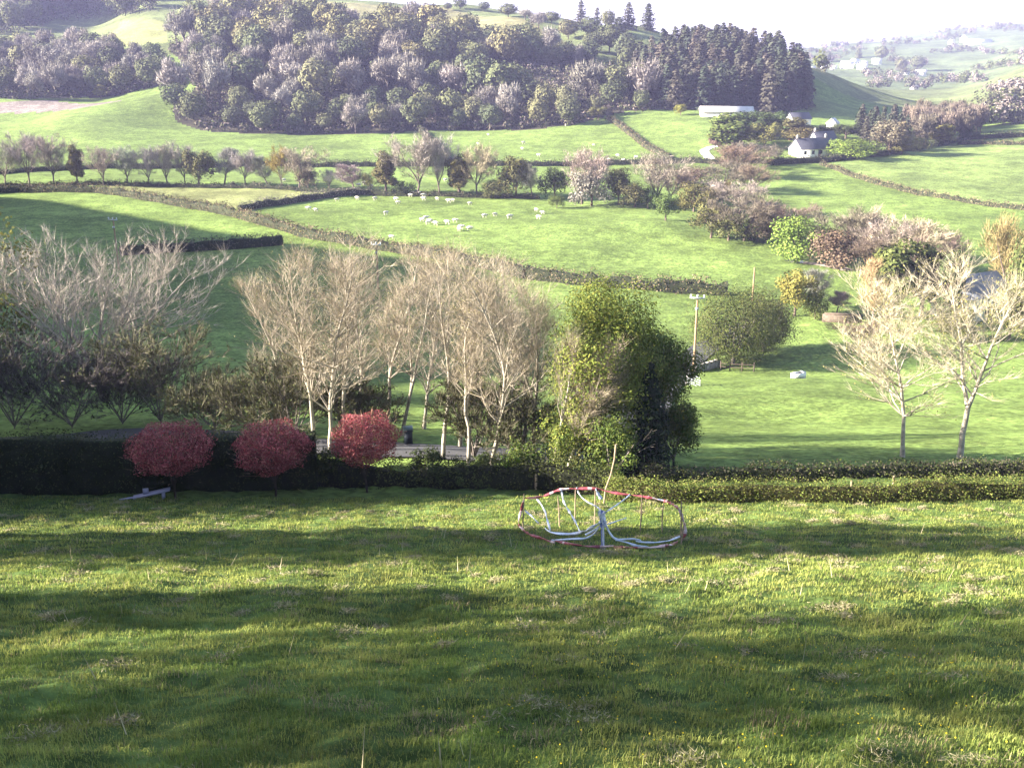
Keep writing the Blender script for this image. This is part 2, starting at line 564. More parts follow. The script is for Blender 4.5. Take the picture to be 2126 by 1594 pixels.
def build_ground():
    th = np.concatenate([np.arange(-175, -110, 3.0), np.arange(-110, -33, 1.0), np.linspace(-33, 33, 620), np.arange(34, 80, 2.0), np.arange(80, 176, 5.0)]) * math.pi / 180
    r = np.exp(np.linspace(math.log(3.2), math.log(5800), 860))
    nt_, nr = len(th), len(r)
    T, RR = np.meshgrid(th, r, indexing='xy')        # (nr, nt)
    X, Y = (RR * np.sin(T)).ravel(), (RR * np.cos(T)).ravel()
    Z = np.empty_like(X)
    for s in range(0, len(X), 100000):
        Z[s:s + 100000] = ground(X[s:s + 100000], Y[s:s + 100000])
    i, j = np.meshgrid(np.arange(nr - 1), np.arange(nt_ - 1), indexing='ij')
    b = (i * nt_ + j).ravel()
    f = np.stack([b, b + 1, b + nt_ + 1, b + nt_], axis=1)
    cx, cy = X[f].mean(axis=1), Y[f].mean(axis=1)
    col = np.tile(np.array(GRASS), (len(f), 1))
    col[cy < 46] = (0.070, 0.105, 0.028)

    def field(poly, c):
        w = np.array([tuple(cast(*p))[:2] for p in poly])
        col[inpoly(cx, cy, w)] = c
    far = cy > 560
    col[far] = (0.125, 0.150, 0.060)
    col[(cy > 900)] = (0.105, 0.135, 0.060)
    field([(520, 8), (560, 0), (900, 14), (1080, 38), (1180, 90), (1200, 118), (1000, 100), (800, 70), (560, 34)], (0.19, 0.18, 0.085))
    field([(190, 100), (350, 90), (340, 45), (250, 45)], (0.19, 0.20, 0.075))
    field([(-40, 236), (-40, 216), (120, 210), (270, 208), (160, 226), (60, 234)], (0.18, 0.15, 0.135))
    field([(20, 397), (230, 400), (470, 438), (620, 416), (740, 402), (560, 392), (300, 388)], (0.20, 0.215, 0.085))
    field([(1720, 342), (1800, 326), (1960, 300), (2140, 286), (2140, 438), (2000, 420), (1850, 390)], (0.150, 0.200, 0.060))
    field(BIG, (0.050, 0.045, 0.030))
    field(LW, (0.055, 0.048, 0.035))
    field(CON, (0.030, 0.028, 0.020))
    col = np.clip(col, 0, 1)
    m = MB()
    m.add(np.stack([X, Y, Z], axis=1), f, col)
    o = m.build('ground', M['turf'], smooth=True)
    tag(o, 'rolling green pasture falling to the valley floor and rising to the hills', None, None, 'structure')
    return o


build_ground()
print('ground done')


# ------------------------------------------------------------------ strips laid on the ground
def dense(pts, step):
    out = []
    for a, b in zip(pts[:-1], pts[1:]):
        n = max(1, int((b - a).length / step))
        out += [a.lerp(b, i / n) for i in range(n)]
    out.append(pts[-1])
    return out


def smooth_pts(pts, it=2):
    for _ in range(it):
        q = [pts[0]]
        for a, b in zip(pts[:-1], pts[1:]):
            q += [a.lerp(b, 0.25), a.lerp(b, 0.75)]
        pts = q + [pts[-1]]
    return pts


def strip(name, label, pix, width, mat, lift=0.05, kind='structure'):
    pts = dense(smooth_pts([cast(*p) if len(p) == 2 else seat(*p[:2]) for p in pix]), 1.0)
    K = 5
    v = []
    for i, p in enumerate(pts):
        d = (pts[min(i + 1, len(pts) - 1)] - pts[max(i - 1, 0)]); d.z = 0; d.normalize()
        s = Vector((d.y, -d.x, 0))
        for k in range(K):
            q = p + s * width * (k / (K - 1) - 0.5)
            v.append((q.x, q.y, 0))
    v = np.array(v)
    v[:, 2] = ground(v[:, 0], v[:, 1]) + lift + 0.03 * (np.arange(len(v)) % K == 2)
    i, k = np.meshgrid(np.arange(len(pts) - 1), np.arange(K - 1), indexing='ij')
    b = (i * K + k).ravel()
    m = MB()
    m.add(v, np.stack([b, b + 1, b + K + 1, b + K], axis=1))
    return tag(m.build(name, mat, smooth=True), label, None, None, kind)


strip('road', 'dark tarmac lane behind the hedge under the trees', [(-120, 930), (100, 922), (270, 900), (420, 906), (620, 928), (980, 946), (1200, 950), (1290, 905), (1340, 850), (1385, 795), (1418, 757), (1445, 737), (1490, 706), (1560, 680)], 3.6, M['road'], 0.10)
strip('farm_track', 'pale track climbing to the farm', [(1478, 333), (1466, 322), (1460, 313), (1475, 306), (1490, 305)], 3.2, M['pale'], 0.15)
strip('river_bank', 'pale shingle beach at the river bend', [(1668, 546), (1700, 549), (1740, 556), (1760, 562)], 2.6, M['shingle'], 0.12)
strip('river', 'patch of dark river water below the bright green tree', [(1640, 540), (1655, 544), (1668, 547)], 2.4, M['river'], 0.10)
strip('river_shingle', 'pale shingle patch beside the river beyond the brown trees', [(1566, 420), (1590, 424), (1604, 428)], 3.5, M['shingle'], 0.25)


# ------------------------------------------------------------------ trees
def rot_off(d, ang, az):
    ref = Vector((0, 0, 1)) if abs(d.z) < 0.9 else Vector((1, 0, 0))
    u = d.cross(ref).normalized()
    w = d.cross(u)
    return (d * math.cos(ang) + (u * math.cos(az) + w * math.sin(az)) * math.sin(ang)).normalized()


def skeleton(rng, H, spread, r0, clear=0.3, lean=(0, 0), forks=1, up=0.12, levels=3, branches=16, ang=0.85, sub=7, wander=0.09, twigs=5, fork_at=0.3, low_spread=0.9):
    """segments [(p, q, rp, rq)] per level and twig tips [(p, d)] of a leafless tree of height H whose crown is SPREAD wide"""
    seg = [[], [], [], []]
    tips = []

    def branch(p, d, L, r, lvl, t_up):
        n = max(2, int(round(L / (0.75 if lvl < 2 else 0.5))))
        st = L / n
        for i in range(n):
            d = (d + Vector((rng.gauss(0, wander), rng.gauss(0, wander), rng.gauss(0, wander))) * (1 + lvl * 0.6) + Vector((0, 0, t_up))).normalized()
            q = p + d * st
            ra, rb = r * (1 - 0.85 * i / n), r * (1 - 0.85 * (i + 1) / n)
            seg[lvl].append((p, q, max(ra, 0.007), max(rb, 0.005)))
            p = q
            t = (i + 1) / n
            if lvl < levels - 1:
                if t > 0.2:
                    k = sub * st / L
                    k = int(k) + (rng.random() < k - int(k))
                    for _ in range(k):
                        branch(p, rot_off(d, rng.uniform(0.45, 0.95), rng.uniform(0, 6.283)), L * rng.uniform(0.28, 0.5) * (1.15 - 0.5 * t), rb * 0.6, lvl + 1, t_up * 1.1)
            if lvl >= 1:
                for _ in range(twigs if t > 0.3 else 1):
                    tips.append((p, rot_off(d, rng.uniform(0.1, 0.75), rng.uniform(0, 6.283))))
        tips.append((p, d))

    stems = []
    base = Vector((0, 0, -0.15))
    if forks == 1:
        stems.append((base, Vector((lean[0], lean[1], 1)).normalized(), H * 0.97, r0, 0.0))
    else:
        hz = H * fork_at
        d0 = Vector((lean[0] * 0.6, lean[1] * 0.6, 1)).normalized()
        p = base
        n = 4
        for i in range(n):
            q = p + d0 * (hz / n)
            seg[0].append((p, q, r0 * (1.12 - 0.25 * i / n) if i else r0 * 1.25, r0 * (1.12 - 0.25 * (i + 1) / n)))
            p = q
            d0 = (d0 + Vector((rng.gauss(0, 0.05), rng.gauss(0, 0.05), 0))).normalized()
        a0 = rng.uniform(0, 6.28)
        for k in range(forks):
            a = a0 + k * 6.283 / forks + rng.uniform(-0.4, 0.4)
            tilt = rng.uniform(0.18, 0.42) * (spread / H) * 1.5
            d = Vector((math.cos(a) * tilt + lean[0], math.sin(a) * tilt * 0.8 + lean[1], 1)).normalized()
            stems.append((p, d, (H - hz) * rng.uniform(0.85, 1.02) / max(d.z, 0.5) * 0.98, r0 * 0.72, hz / H))
    for (p, d, L, r, s0) in stems:
        n = max(5, int(L / 0.8))
        st = L / n
        nb = branches / len(stems)
        for i in range(n):
            d = (d + Vector((rng.gauss(0, wander * 0.5), rng.gauss(0, wander * 0.5), 0.02))).normalized()
            q = p + d * st
            t = (i + 1) / n
            ra, rb = r * (1 - 0.9 * i / n) + 0.012, r * (1 - 0.9 * t) + 0.012
            if i == 0 and s0 == 0:
                ra *= 1.25
            seg[0].append((p, q, ra, rb))
            p = q
            hh = s0 + (1 - s0) * t
            if hh > clear and t < 0.99:
                w = nb / (n * (1 - max(0, (clear - s0) / (1 - s0))))
                k = int(w) + (rng.random() < w - int(w))
                u = (hh - clear) / (1 - clear)
                prof = low_spread * (1 - u) ** 0.8 + 0.42 * u + 0.25 * math.sin(math.pi * u)
                for _ in range(k):
                    b = rot_off(d, ang * rng.uniform(0.65, 1.15) * (1 - 0.35 * u), rng.uniform(0, 6.283))
                    branch(p, b, spread * 0.5 * prof * rng.uniform(0.75, 1.2) * 1.12, max(rb * 0.5, 0.012), 1, up)
        for k in range(8):
            tips.append((p, rot_off(d, rng.uniform(0, 0.6), rng.uniform(0, 6.28))))
    # fit the crown to its measured width and height
    P = np.array([tuple(t[0]) for t in tips])
    wx = np.percentile(P[:, 0], 97) - np.percentile(P[:, 0], 3)
    wy = np.percentile(P[:, 1], 97) - np.percentile(P[:, 1], 3)
    ks, kz = min(3.0, spread / max(0.5 * (wx + wy) if abs(lean[0]) < 0.2 else wx, 0.5)), H * 0.97 / np.percentile(P[:, 2], 99.5)
    f = lambda v: Vector((v.x * ks, v.y * ks, v.z * kz))
    seg = [[(f(a), f(b), r, q) for a, b, r, q in lv] for lv in seg]
    tips = [(f(a), Vector((d.x * ks, d.y * ks, d.z * kz)).normalized()) for a, d in tips]
    return seg, tips


def segs_to(mb, segs, k, col, jit=0.12, mat=0, rng=rs):
    if not segs:
        return
    a = np.array([tuple(s[0]) for s in segs]); b = np.array([tuple(s[1]) for s in segs])
    r0 = np.array([s[2] for s in segs]); r1 = np.array([s[3] for s in segs])
    c = np.array(col)[None, :] * (1 + rng.uniform(-jit, jit, (len(segs), 1)))
    mb.tubes(a, b, r0, r1, k, c, mat)


def bare_parts(rng, H, spread, r0, bark, twigc, twig_len=0.8, twig_w=0.03, buds=0, budc=(0.2, 0.2, 0.05), bud_size=0.08, **kw):
    """(trunk, crown) builders of a leafless tree"""
    seg, tips = skeleton(rng, H, spread, r0, **kw)
    nr = np.random.RandomState(rng.randrange(10 ** 6))
    tr, cr = MB(), MB()
    segs_to(tr, seg[0], 7, bark, 0.15, 0, nr)
    segs_to(cr, seg[1], 4, bark, 0.18, 0, nr)
    segs_to(cr, seg[2] + seg[3], 3, twigc, 0.2, 0, nr)
    p = np.array([tuple(t[0]) for t in tips]); d = np.array([tuple(t[1]) for t in tips])
    d[:, 2] += 0.35
    c = np.array(twigc)[None, :] * (1 + nr.uniform(-0.3, 0.3, (len(p), 1)))
    cr.slivers(p, d, twig_len * nr.uniform(0.5, 1.3, len(p)), twig_w, c, 0, nr)
    if buds:
        k = nr.randint(0, len(p), buds)
        dd = d[k] / np.linalg.norm(d[k], axis=1)[:, None]
        q = p[k] + dd * twig_len * nr.uniform(0.2, 1.0, (buds, 1)) + nr.normal(0, 0.06, (buds, 3))
        cb = np.array(budc)[None, :] * (1 + nr.uniform(-0.35, 0.35, (buds, 1)))
        cr.cards(q, nr.normal(size=(buds, 3)), bud_size * nr.uniform(0.6, 1.4, buds), 0.7, cb, 1, None, nr)
    return tr, cr, tips


def clumps(nr, n, rx, rz, zc, rr=(0.28, 0.45), low=-0.75):
    """clump centres and radii filling an ellipsoid"""
    d = nr.normal(size=(n * 3, 3)); d /= np.linalg.norm(d, axis=1)[:, None]
    d = d[d[:, 2] > low][:n]
    d = np.sign(d) * np.abs(d) ** 0.78
    f = nr.uniform(0.35, 0.85, (len(d), 1))
    c = d * f * np.array([rx, rx, rz])
    c[:, 2] += zc
    r = nr.uniform(*rr, len(d)) * min(rx, rz) * 1.15
    return c, r


def leaf_cloud(mb, nr, c, r, n, size, cols, aspect=0.75, shell=0.5, mat=0, up=0.35):
    k = nr.choice(len(c), n, p=(r ** 2) / (r ** 2).sum())
    d = nr.normal(size=(n, 3)); d /= np.linalg.norm(d, axis=1)[:, None]
    p = c[k] + d * (r[k] * (shell + (1 - shell) * nr.uniform(0, 1, n) ** 0.5) * (1 + nr.normal(0, 0.1, n)))[:, None]
    nn = d + nr.normal(0, 0.34, (n, 3)) + np.array([0, 0, up * 0.7])
    cols = np.asarray(cols, float)
    cc = cols[nr.randint(0, len(cols), n)] * (1 + nr.uniform(-0.25, 0.25, (n, 1))) * (1 + 0.22 * nr.normal(size=(len(c), 1)).clip(-1.2, 1.2))[k]
    mb.cards(p, nn, size * nr.uniform(0.6, 1.4, n), aspect, np.clip(cc, 0, 1), mat, None, nr)
    return mb


def dome_leaves(mb, nr, c, rad, n, size, cols, aspect=0.6, mat=1, flat=0.0, lump=0.1):
    """a rounded, slightly lumpy crown of leaves filling the outer part of one ellipsoid"""
    d = nr.normal(size=(n, 3)); d /= np.linalg.norm(d, axis=1)[:, None]
    k = nr.uniform(2.5, 7, (9, 3)) * nr.choice([-1, 1], (9, 3)); ph = nr.uniform(0, 6.28, 9)
    b = np.sin(d @ k.T + ph).sum(axis=1) / 4.0
    f = (0.62 + 0.40 * nr.uniform(0, 1, n) ** 0.6) * (1 + lump * b)
    p = d * f[:, None] * np.array(rad)
    low = p[:, 2] < 0
    p[low, 2] *= 1 - flat
    nn = d / np.array(rad) * min(rad) + nr.normal(0, 0.4, (n, 3)) + np.array([0, 0, 0.2])
    cols = np.asarray(cols, float)
    cc = cols[nr.randint(0, len(cols), n)] * (1 + nr.uniform(-0.25, 0.25, (n, 1)))
    mb.cards(p + np.array(c), nn, size * nr.uniform(0.6, 1.4, n), aspect, np.clip(cc, 0, 1), mat, None, nr)


def leafy_parts(rng, H, spread, r0, leafc, n, size, bark, nclump=26, clear=0.18, shell=0.45, aspect=0.7, stems=1, twig=True, rr=(0.26, 0.45)):
    nr = np.random.RandomState(rng.randrange(10 ** 6))
    tr, cr = MB(), MB()
    seg, tips = skeleton(rng, H * 0.86, spread * 0.75, r0, clear=max(0.12, clear), forks=stems, branches=10, sub=3, twigs=1, fork_at=0.15)
    segs_to(tr, seg[0], 7, bark, 0.15, 0, nr)
    segs_to(cr, seg[1] + seg[2], 3, bark, 0.2, 0, nr)
    rz = H * (1 - clear * 0.5) / 2
    c, r = clumps(nr, nclump, spread / 2 * 0.98, rz, H - rz * 0.98, rr, -0.95)
    leaf_cloud(cr, nr, c, r, n, size, leafc, aspect, shell, 1)
    return tr, cr


def place_tree(name, tr, cr, loc, label, cat, group=None, rz=0.0, scale=(1, 1, 1), mats=None):
    o = empty(name, loc, label, cat, group, rz)
    o.scale = scale
    tr.build('trunk', M['bark'], o, smooth=True)
    cr.build('crown', mats or [M['twig'], M['leaf']], o)
    return o


def place_at(px, py, top, fy=None):
    """base point and height of an upright thing whose foot and top show at rows py and top"""
    b = cast(px, py)
    return b, (at(px, top, b.y) - b).z


BARK_PALE = (0.34, 0.30, 0.245)
TWIG_PALE = (0.335, 0.28, 0.215)
BARK_GREY = (0.20, 0.17, 0.15)

# --- the near row of leafless trees: foot (px, py), top row, crown width in pixels
G_ROW = 'bare trees in the row along the lane'
near_bare = [
    # px, py, top, width, lean, forks, clear, label
    (652, 932, 500, 200, (-0.03, 0), 1, 0.25, 'tall pale bare tree with a pair of straight stems behind the middle red shrub'),
    (688, 938, 486, 240, (0.0, 0), 1, 0.2, 'broad bare tree with close upright stems between two red shrubs'),
    (802, 905, 520, 150, (0.02, 0), 1, 0.30, 'slim bare tree rising straight up just behind the third red shrub'),
    (834, 905, 545, 150, (0.16, 0), 2, 0.32, 'slim bare tree leaning right beside the dark wheelie bin'),
    (745, 880, 530, 170, (-0.02, 0), 1, 0.2, 'wide bare tree standing further back behind the third red shrub'),
    (880, 890, 530, 170, (0.03, 0), 1, 0.2, 'bare tree with fine grey twigs standing further back above the bin'),
    (590, 890, 560, 130, (-0.05, 0), 1, 0.2, 'leftmost and lowest bare tree of the row above the second red shrub'),
    (1060, 900, 540, 170, (0.0, 0), 1, 0.2, 'bare tree further back between the kinked trunk and the willow'),
    (921, 948, 512, 175, (0.01, 0), 2, 0.33, 'pale bare tree forking into a narrow V above the lane'),
    (972, 965, 600, 120, (0.05, 0), 2, 0.2, 'short dark bare tree with many thin stems next to the lane'),
    (1018, 970, 520, 240, (0.06, 0), 1, 0.2, 'large pale bare tree with a kinked trunk in front of the lane'),
    (1108, 955, 560, 200, (-0.03, 0), 2, 0.25, 'bare tree with wispy pinkish crown beside the yellow-green willow'),
    (1140, 990, 690, 170, (0.45, 0), 2, 0.18, 'bare tree leaning hard right across the yellow-green willow'),
    (1168, 992, 740, 120, (0.22, 0), 1, 0.2, 'small bare tree slanting in front of the yellow-green willow'),
    (715, 925, 525, 140, (0.03, 0), 1, 0.25, 'slender bare tree close behind the gap of second and third red shrubs'),
    (955, 930, 560, 120, (0.02, 0), 1, 0.3, 'slender bare tree between the narrow V tree and the kinked trunk'),
    (1085, 940, 600, 140, (0.02, 0), 1, 0.25, 'slender bare tree at the left side of the willow'),
]
for i, (px, py, top, w, lean, forks, clear, lab) in enumerate(near_bare):
    b, h = place_at(px, py, top)
    sp = 0.76 * w * mpp(b.y, 700)
    rng = random.Random(100 + i)
    tr, cr, tips = bare_parts(rng, h, sp, 0.06 + 0.004 * h, BARK_PALE, TWIG_PALE, 0.90, 0.010, 1500, (0.25, 0.22, 0.10), 0.06, clear=clear, lean=lean, forks=forks, branches=44 if forks == 1 else 36, sub=7, twigs=4, up=0.17, fork_at=0.32, ang=0.62, low_spread=1.0)
    place_tree('bare_tree', tr, cr, b, lab, 'tree', G_ROW)

for i, (px, py, top, w, lean, forks, clear, lab) in enumerate([
    (1874, 948, 565, 205, (0.0, 0), 1, 0.2, 'tall bare tree with dark lower trunk in the field behind the clipped hedge'),
    (1992, 952, 530, 240, (0.03, 0), 2, 0.24, 'bare tree with thick white-barked trunk in the field behind the clipped hedge'),
]):
    b, h = place_at(px, py, top)
    sp = w * mpp(b.y, 700)
    rng = random.Random(210 + i)
    tr, cr, tips = bare_parts(rng, h, sp, 0.105 + 0.035 * i, (0.42, 0.37, 0.30), (0.42, 0.365, 0.27), 0.80, 0.012, 2200, (0.30, 0.27, 0.10), 0.08, clear=clear, lean=lean, forks=forks, branches=42, sub=9, twigs=6, up=0.08, fork_at=0.27 + 0.05 * i, ang=0.85, wander=0.07)
    place_tree('bare_tree', tr, cr, b, lab, 'tree', 'pair of bare trees in the right field')

# --- the wide spreading tree on the left
b, h = place_at(215, 830, 488)
rng = random.Random(301)
tr, cr, tips = bare_parts(rng, h, 345 * mpp(b.y, 650), 0.22, (0.33, 0.29, 0.25), (0.36, 0.31, 0.27), 1.0, 0.017, 0, clear=0.18, forks=6, branches=80, sub=9, twigs=6, up=0.15, fork_at=0.2, ang=0.95, low_spread=0.95)
place_tree('spreading_tree', tr, cr, b, 'wide spreading leafless tree with dense upswept pale twigs above the dark thicket', 'tree')
b, h = place_at(-45, 830, 395)
tr, cr = leafy_parts(random.Random(305), h, 9.5, 0.2, [(0.14, 0.13, 0.03), (0.10, 0.11, 0.03)], 5000, 0.24, BARK_GREY, 30)
place_tree('leafing_tree', tr, cr, b, 'yellow-green leafing tree cut by the left edge of the photo', 'tree')

# --- thicket of dark leafless shrubs behind the left hedge and under the row
G_TH = 'thicket of leafless shrubs behind the left hedge'
th = [(30, 890, 690, 190, 'dark leafless thicket shrub at the far left behind the clipped hedge'),
      (150, 888, 720, 190, 'dark leafless thicket shrub below the wide spreading tree'),
      (255, 880, 735, 150, 'low dark thicket shrub beside the bend of lane'),
      (335, 880, 675, 170, 'rounded olive thicket shrub above the first red shrub'),
      (445, 895, 775, 130, 'thin olive thicket shrub above the gap of first and second red shrubs'),
      (540, 905, 790, 140, 'tangled olive thicket shrub above the second red shrub'),
      (610, 915, 730, 120, 'tangled thicket shrub at the foot of the pair of straight stems'),
      (745, 915, 800, 110, 'grey thicket shrub above the third red shrub'),
      (985, 955, 790, 120, 'thin brown thicket shrub between bare trees at the lane'),
      (1075, 965, 830, 130, 'brown thicket shrub at the foot of the pinkish bare tree')]
for i, (px, py, top, w, lab) in enumerate(th):
    b, h = place_at(px, py, top)
    rng = random.Random(330 + i)
    dk = i in (0, 1, 2)
    tw = (0.10, 0.085, 0.085) if dk else (0.12, 0.11, 0.07)
    tr, cr, tips = bare_parts(rng, h, 1.15 * w * mpp(b.y, 800), 0.05, BARK_GREY, tw, 0.6, 0.030, 2600 if not dk else 2000, (0.07, 0.08, 0.03), 0.11, clear=0.05, forks=6, branches=60, sub=7, twigs=7, up=0.08, fork_at=0.06, ang=0.9)
    place_tree('thicket_shrub', tr, cr, b, lab, 'shrub', G_TH)

# --- green trees at the middle
YG = [(0.17, 0.20, 0.040), (0.14, 0.175, 0.035), (0.20, 0.205, 0.045)]
GR = [(0.085, 0.12, 0.026), (0.065, 0.10, 0.022), (0.11, 0.13, 0.03)]
b, h = place_at(1250, 974, 575)
tr, cr = leafy_parts(random.Random(401), h, 250 * mpp(b.y, 750), 0.2, YG, 34000, 0.12, (0.30, 0.25, 0.12), 60, 0.10, 0.5, 0.6, 3, True, (0.20, 0.40))
dome_leaves(cr, np.random.RandomState(4), (0, 0, h * 0.50), (118 * mpp(b.y, 750), 118 * mpp(b.y, 750), h * 0.46), 14000, 0.12, YG + GR, 0.6, 1, 0.0, 0.2)
place_tree('willow_tree', tr, cr, b, 'tall yellow-green leafing willow standing behind the ribbon ring', 'tree')
b, h = place_at(1368, 962, 665)
tr, cr = leafy_parts(random.Random(402), h, 165 * mpp(b.y, 750), 0.16, GR + [(0.13, 0.13, 0.035)], 20000, 0.125, BARK_GREY, 30, 0.06, 0.4, 0.6, 3)
place_tree('leafing_tree', tr, cr, b, 'dull green leafing tree right of the dark conifer', 'tree')
b, h = place_at(1190, 985, 850)
tr, cr = leafy_parts(random.Random(403), h, 170 * mpp(b.y, 900), 0.08, YG + GR, 8000, 0.11, (0.30, 0.25, 0.12), 24, 0.05, 0.4, 0.6, 4)
place_tree('leafy_shrub', tr, cr, b, 'bright leafy shrub low at the foot of the willow', 'shrub')
b, h = place_at(1270, 1000, 850)
tr, cr = leafy_parts(random.Random(407), h, 130 * mpp(b.y, 900), 0.06, GR, 6000, 0.11, BARK_GREY, 20, 0.02, 0.4, 0.6, 4)
place_tree('leafy_shrub', tr, cr, b, 'green shrub between the willow and the dark conifer behind the leaning pole', 'shrub')
b, h = place_at(1398, 965, 840)
tr, cr = leafy_parts(random.Random(408), h, 110 * mpp(b.y, 900), 0.06, GR, 5000, 0.11, BARK_GREY, 20, 0.02, 0.4, 0.6, 4)
place_tree('leafy_shrub', tr, cr, b, 'green shrub at the right foot of the dark conifer', 'shrub')
b, h = place_at(1085, 1000, 915)
tr, cr = leafy_parts(random.Random(404), h, 130 * mpp(b.y, 900), 0.06, GR, 2600, 0.13, BARK_GREY, 20, 0.02, 0.4, 0.6, 4)
place_tree('leafy_shrub', tr, cr, b, 'dark green shrub behind the left end of the ribbon ring', 'shrub')
b, h = place_at(980, 1005, 945)
tr, cr = leafy_parts(random.Random(405), h, 120 * mpp(b.y, 900), 0.05, [(0.05, 0.07, 0.02)], 2200, 0.12, BARK_GREY, 18, 0.02, 0.4, 0.6, 4)
place_tree('leafy_shrub', tr, cr, b, 'low dark shrub in front of the lane below the kinked bare tree', 'shrub')
b, h = place_at(688, 1000, 925)
tr, cr = leafy_parts(random.Random(409), h, 130 * mpp(b.y, 900), 0.05, [(0.045, 0.06, 0.02)], 4000, 0.11, BARK_GREY, 18, 0.02, 0.4, 0.6, 4)
place_tree('leafy_shrub', tr, cr, b, 'dark shrub left of the third red shrub below two straight stems', 'shrub')
b, h = place_at(885, 1003, 930)
tr, cr = leafy_parts(random.Random(406), h, 130 * mpp(b.y, 900), 0.05, [(0.045, 0.06, 0.02)], 2400, 0.12, BARK_GREY, 18, 0.02, 0.4, 0.6, 4)
place_tree('leafy_shrub', tr, cr, b, 'dark shrub right of the third red shrub', 'shrub')


def conifer_mb(nr, H, rad, nlay, perlay, col, size, clear=0.04, pw=0.72):
    """drooping boughs in whorls round a straight stem"""
    cr = MB()
    for i in range(nlay):
        t = (i + nr.uniform(-0.3, 0.3)) / nlay
        z = H * (clear + (1 - clear) * t)
        rr = rad * max(0.04, (1 - t)) ** pw * nr.uniform(0.85, 1.1)
        k = max(4, int(perlay * (0.35 + 0.65 * (1 - t))))
        a = nr.uniform(0, 6.283, k)
        f = nr.uniform(0.25, 1.0, k)
        p = np.stack([np.cos(a) * rr * f, np.sin(a) * rr * f, z - rr * f * 0.35 + nr.normal(0, 0.1 * H / nlay, k)], axis=1)
        n = np.stack([np.cos(a) * 0.8, np.sin(a) * 0.8, np.full(k, 0.7)], axis=1) + nr.normal(0, 0.35, (k, 3))
        c = np.array(col)[None, :] * (1 + nr.uniform(-0.35, 0.35, (k, 1)))
        cr.cards(p, n, size * nr.uniform(0.7, 1.3, k), 0.55, c, 1, None, nr)
    cr.add([(0, 0, H)] + [(math.cos(a) * size * 0.2, math.sin(a) * size * 0.2, H - size) for a in (0, 2.1, 4.2)], [(0, 1, 2), (0, 2, 3), (0, 3, 1)], col, 1)
    return cr


b, h = place_at(1342, 984, 750)
nr = np.random.RandomState(41)
cr = conifer_mb(nr, h, 1.55, 40, 120, (0.018, 0.028, 0.014), 0.24)
tr = MB(); tr.path([(0, 0, -0.1), (0, 0, h * 0.5), (0, 0, h)], [0.12, 0.07, 0.02], 7, (0.08, 0.06, 0.05))
place_tree('conifer_tree', tr, cr, b, 'narrow dark conifer standing in front of the leafing trees near the ribbon ring', 'tree')

# --- the round bush beside the lane
b, h = place_at(1522, 755, 592)
rng = random.Random(421)
tr, cr = leafy_parts(rng, h, 200 * mpp(b.y, 650), 0.25, [(0.082, 0.098, 0.026), (0.066, 0.084, 0.024), (0.10, 0.105, 0.032)], 9000, 0.22, BARK_GREY, 50, 0.03, 0.5, 0.55, 5)
dome_leaves(cr, np.random.RandomState(1), (0, 0, h * 0.44), (4.7 * h / 9, 4.7 * h / 9, h * 0.50), 15000, 0.21, [(0.082, 0.098, 0.026), (0.066, 0.084, 0.024), (0.10, 0.105, 0.032)], 0.55, 1, 0.15, 0.22)
place_tree('round_tree', tr, cr, b, 'big rounded olive-green tree in the field beside the lane and utility pole', 'tree')
b, h = place_at(1585, 728, 600)
tr, cr = leafy_parts(random.Random(422), h, 140 * mpp(b.y, 650), 0.2, [(0.10, 0.10, 0.04), (0.085, 0.09, 0.035)], 5000, 0.22, BARK_GREY, 30, 0.03, 0.5, 0.55, 4)
dome_leaves(cr, np.random.RandomState(2), (0, 0, h * 0.44), (3.1, 3.1, h * 0.50), 10000, 0.22, [(0.10, 0.10, 0.04), (0.085, 0.09, 0.035)], 0.55, 1, 0.15, 0.22)
place_tree('round_tree', tr, cr, b, 'browner rounded tree touching the right side of the big olive-green one', 'tree')

# --- three clipped red-leaved trees in front of the hedge
RED = [(0.33, 0.075, 0.085), (0.25, 0.06, 0.07), (0.43, 0.16, 0.15), (0.19, 0.05, 0.058)]
for i, (px, foot, top, bot, w, lab) in enumerate([
    (364, 1034, 868, 990, 185, 'leftmost of the three red-leaved shrubs, above the pale tilted plank'),
    (573, 1030, 866, 985, 165, 'middle one of the three red-leaved shrubs in front of the hedge'),
    (762, 1022, 848, 970, 148, 'rightmost and tallest of the three red-leaved shrubs')]):
    b, h = place_at(px, foot, top)
    b = seat(b.x, b.y)
    rng = random.Random(440 + i); nr = np.random.RandomState(440 + i)
    m_ = mpp(b.y, 950)
    zlo = (at(px, bot, b.y) - b).z
    sp = w * m_
    tr, cr = MB(), MB()
    seg, tips = skeleton(rng, h * 0.9, sp * 0.7, 0.05, clear=0.3, forks=4, branches=16, sub=3, twigs=1, fork_at=0.26)
    segs_to(tr, seg[0], 6, (0.05, 0.038, 0.032), 0.15, 0, nr)
    segs_to(cr, seg[1] + seg[2], 3, (0.16, 0.10, 0.08), 0.2, 0, nr)
    rz = (h - zlo) / 2
    dome_leaves(cr, nr, (0, 0, zlo + rz), (sp * 0.46, sp * 0.46, rz * 0.84), 10500, 0.09, RED, 0.55, 1, 0.0, 0.15)
    c, r = clumps(nr, 40, sp / 2 * 0.9, rz * 0.9, zlo + rz, (0.2, 0.34), -0.9)
    k = nr.choice(len(c), 500)
    q = c[k] + nr.normal(0, 1, (500, 3)) * (r[k] * 0.75)[:, None]
    cr.slivers(q, q - np.array([0, 0, zlo]), 0.3, 0.018, (0.35, 0.24, 0.16), 0, nr)
    place_tree('red_shrub', tr, cr, b, lab, 'shrub', 'three red-leaved shrubs in front of the hedge')
print('near trees done')


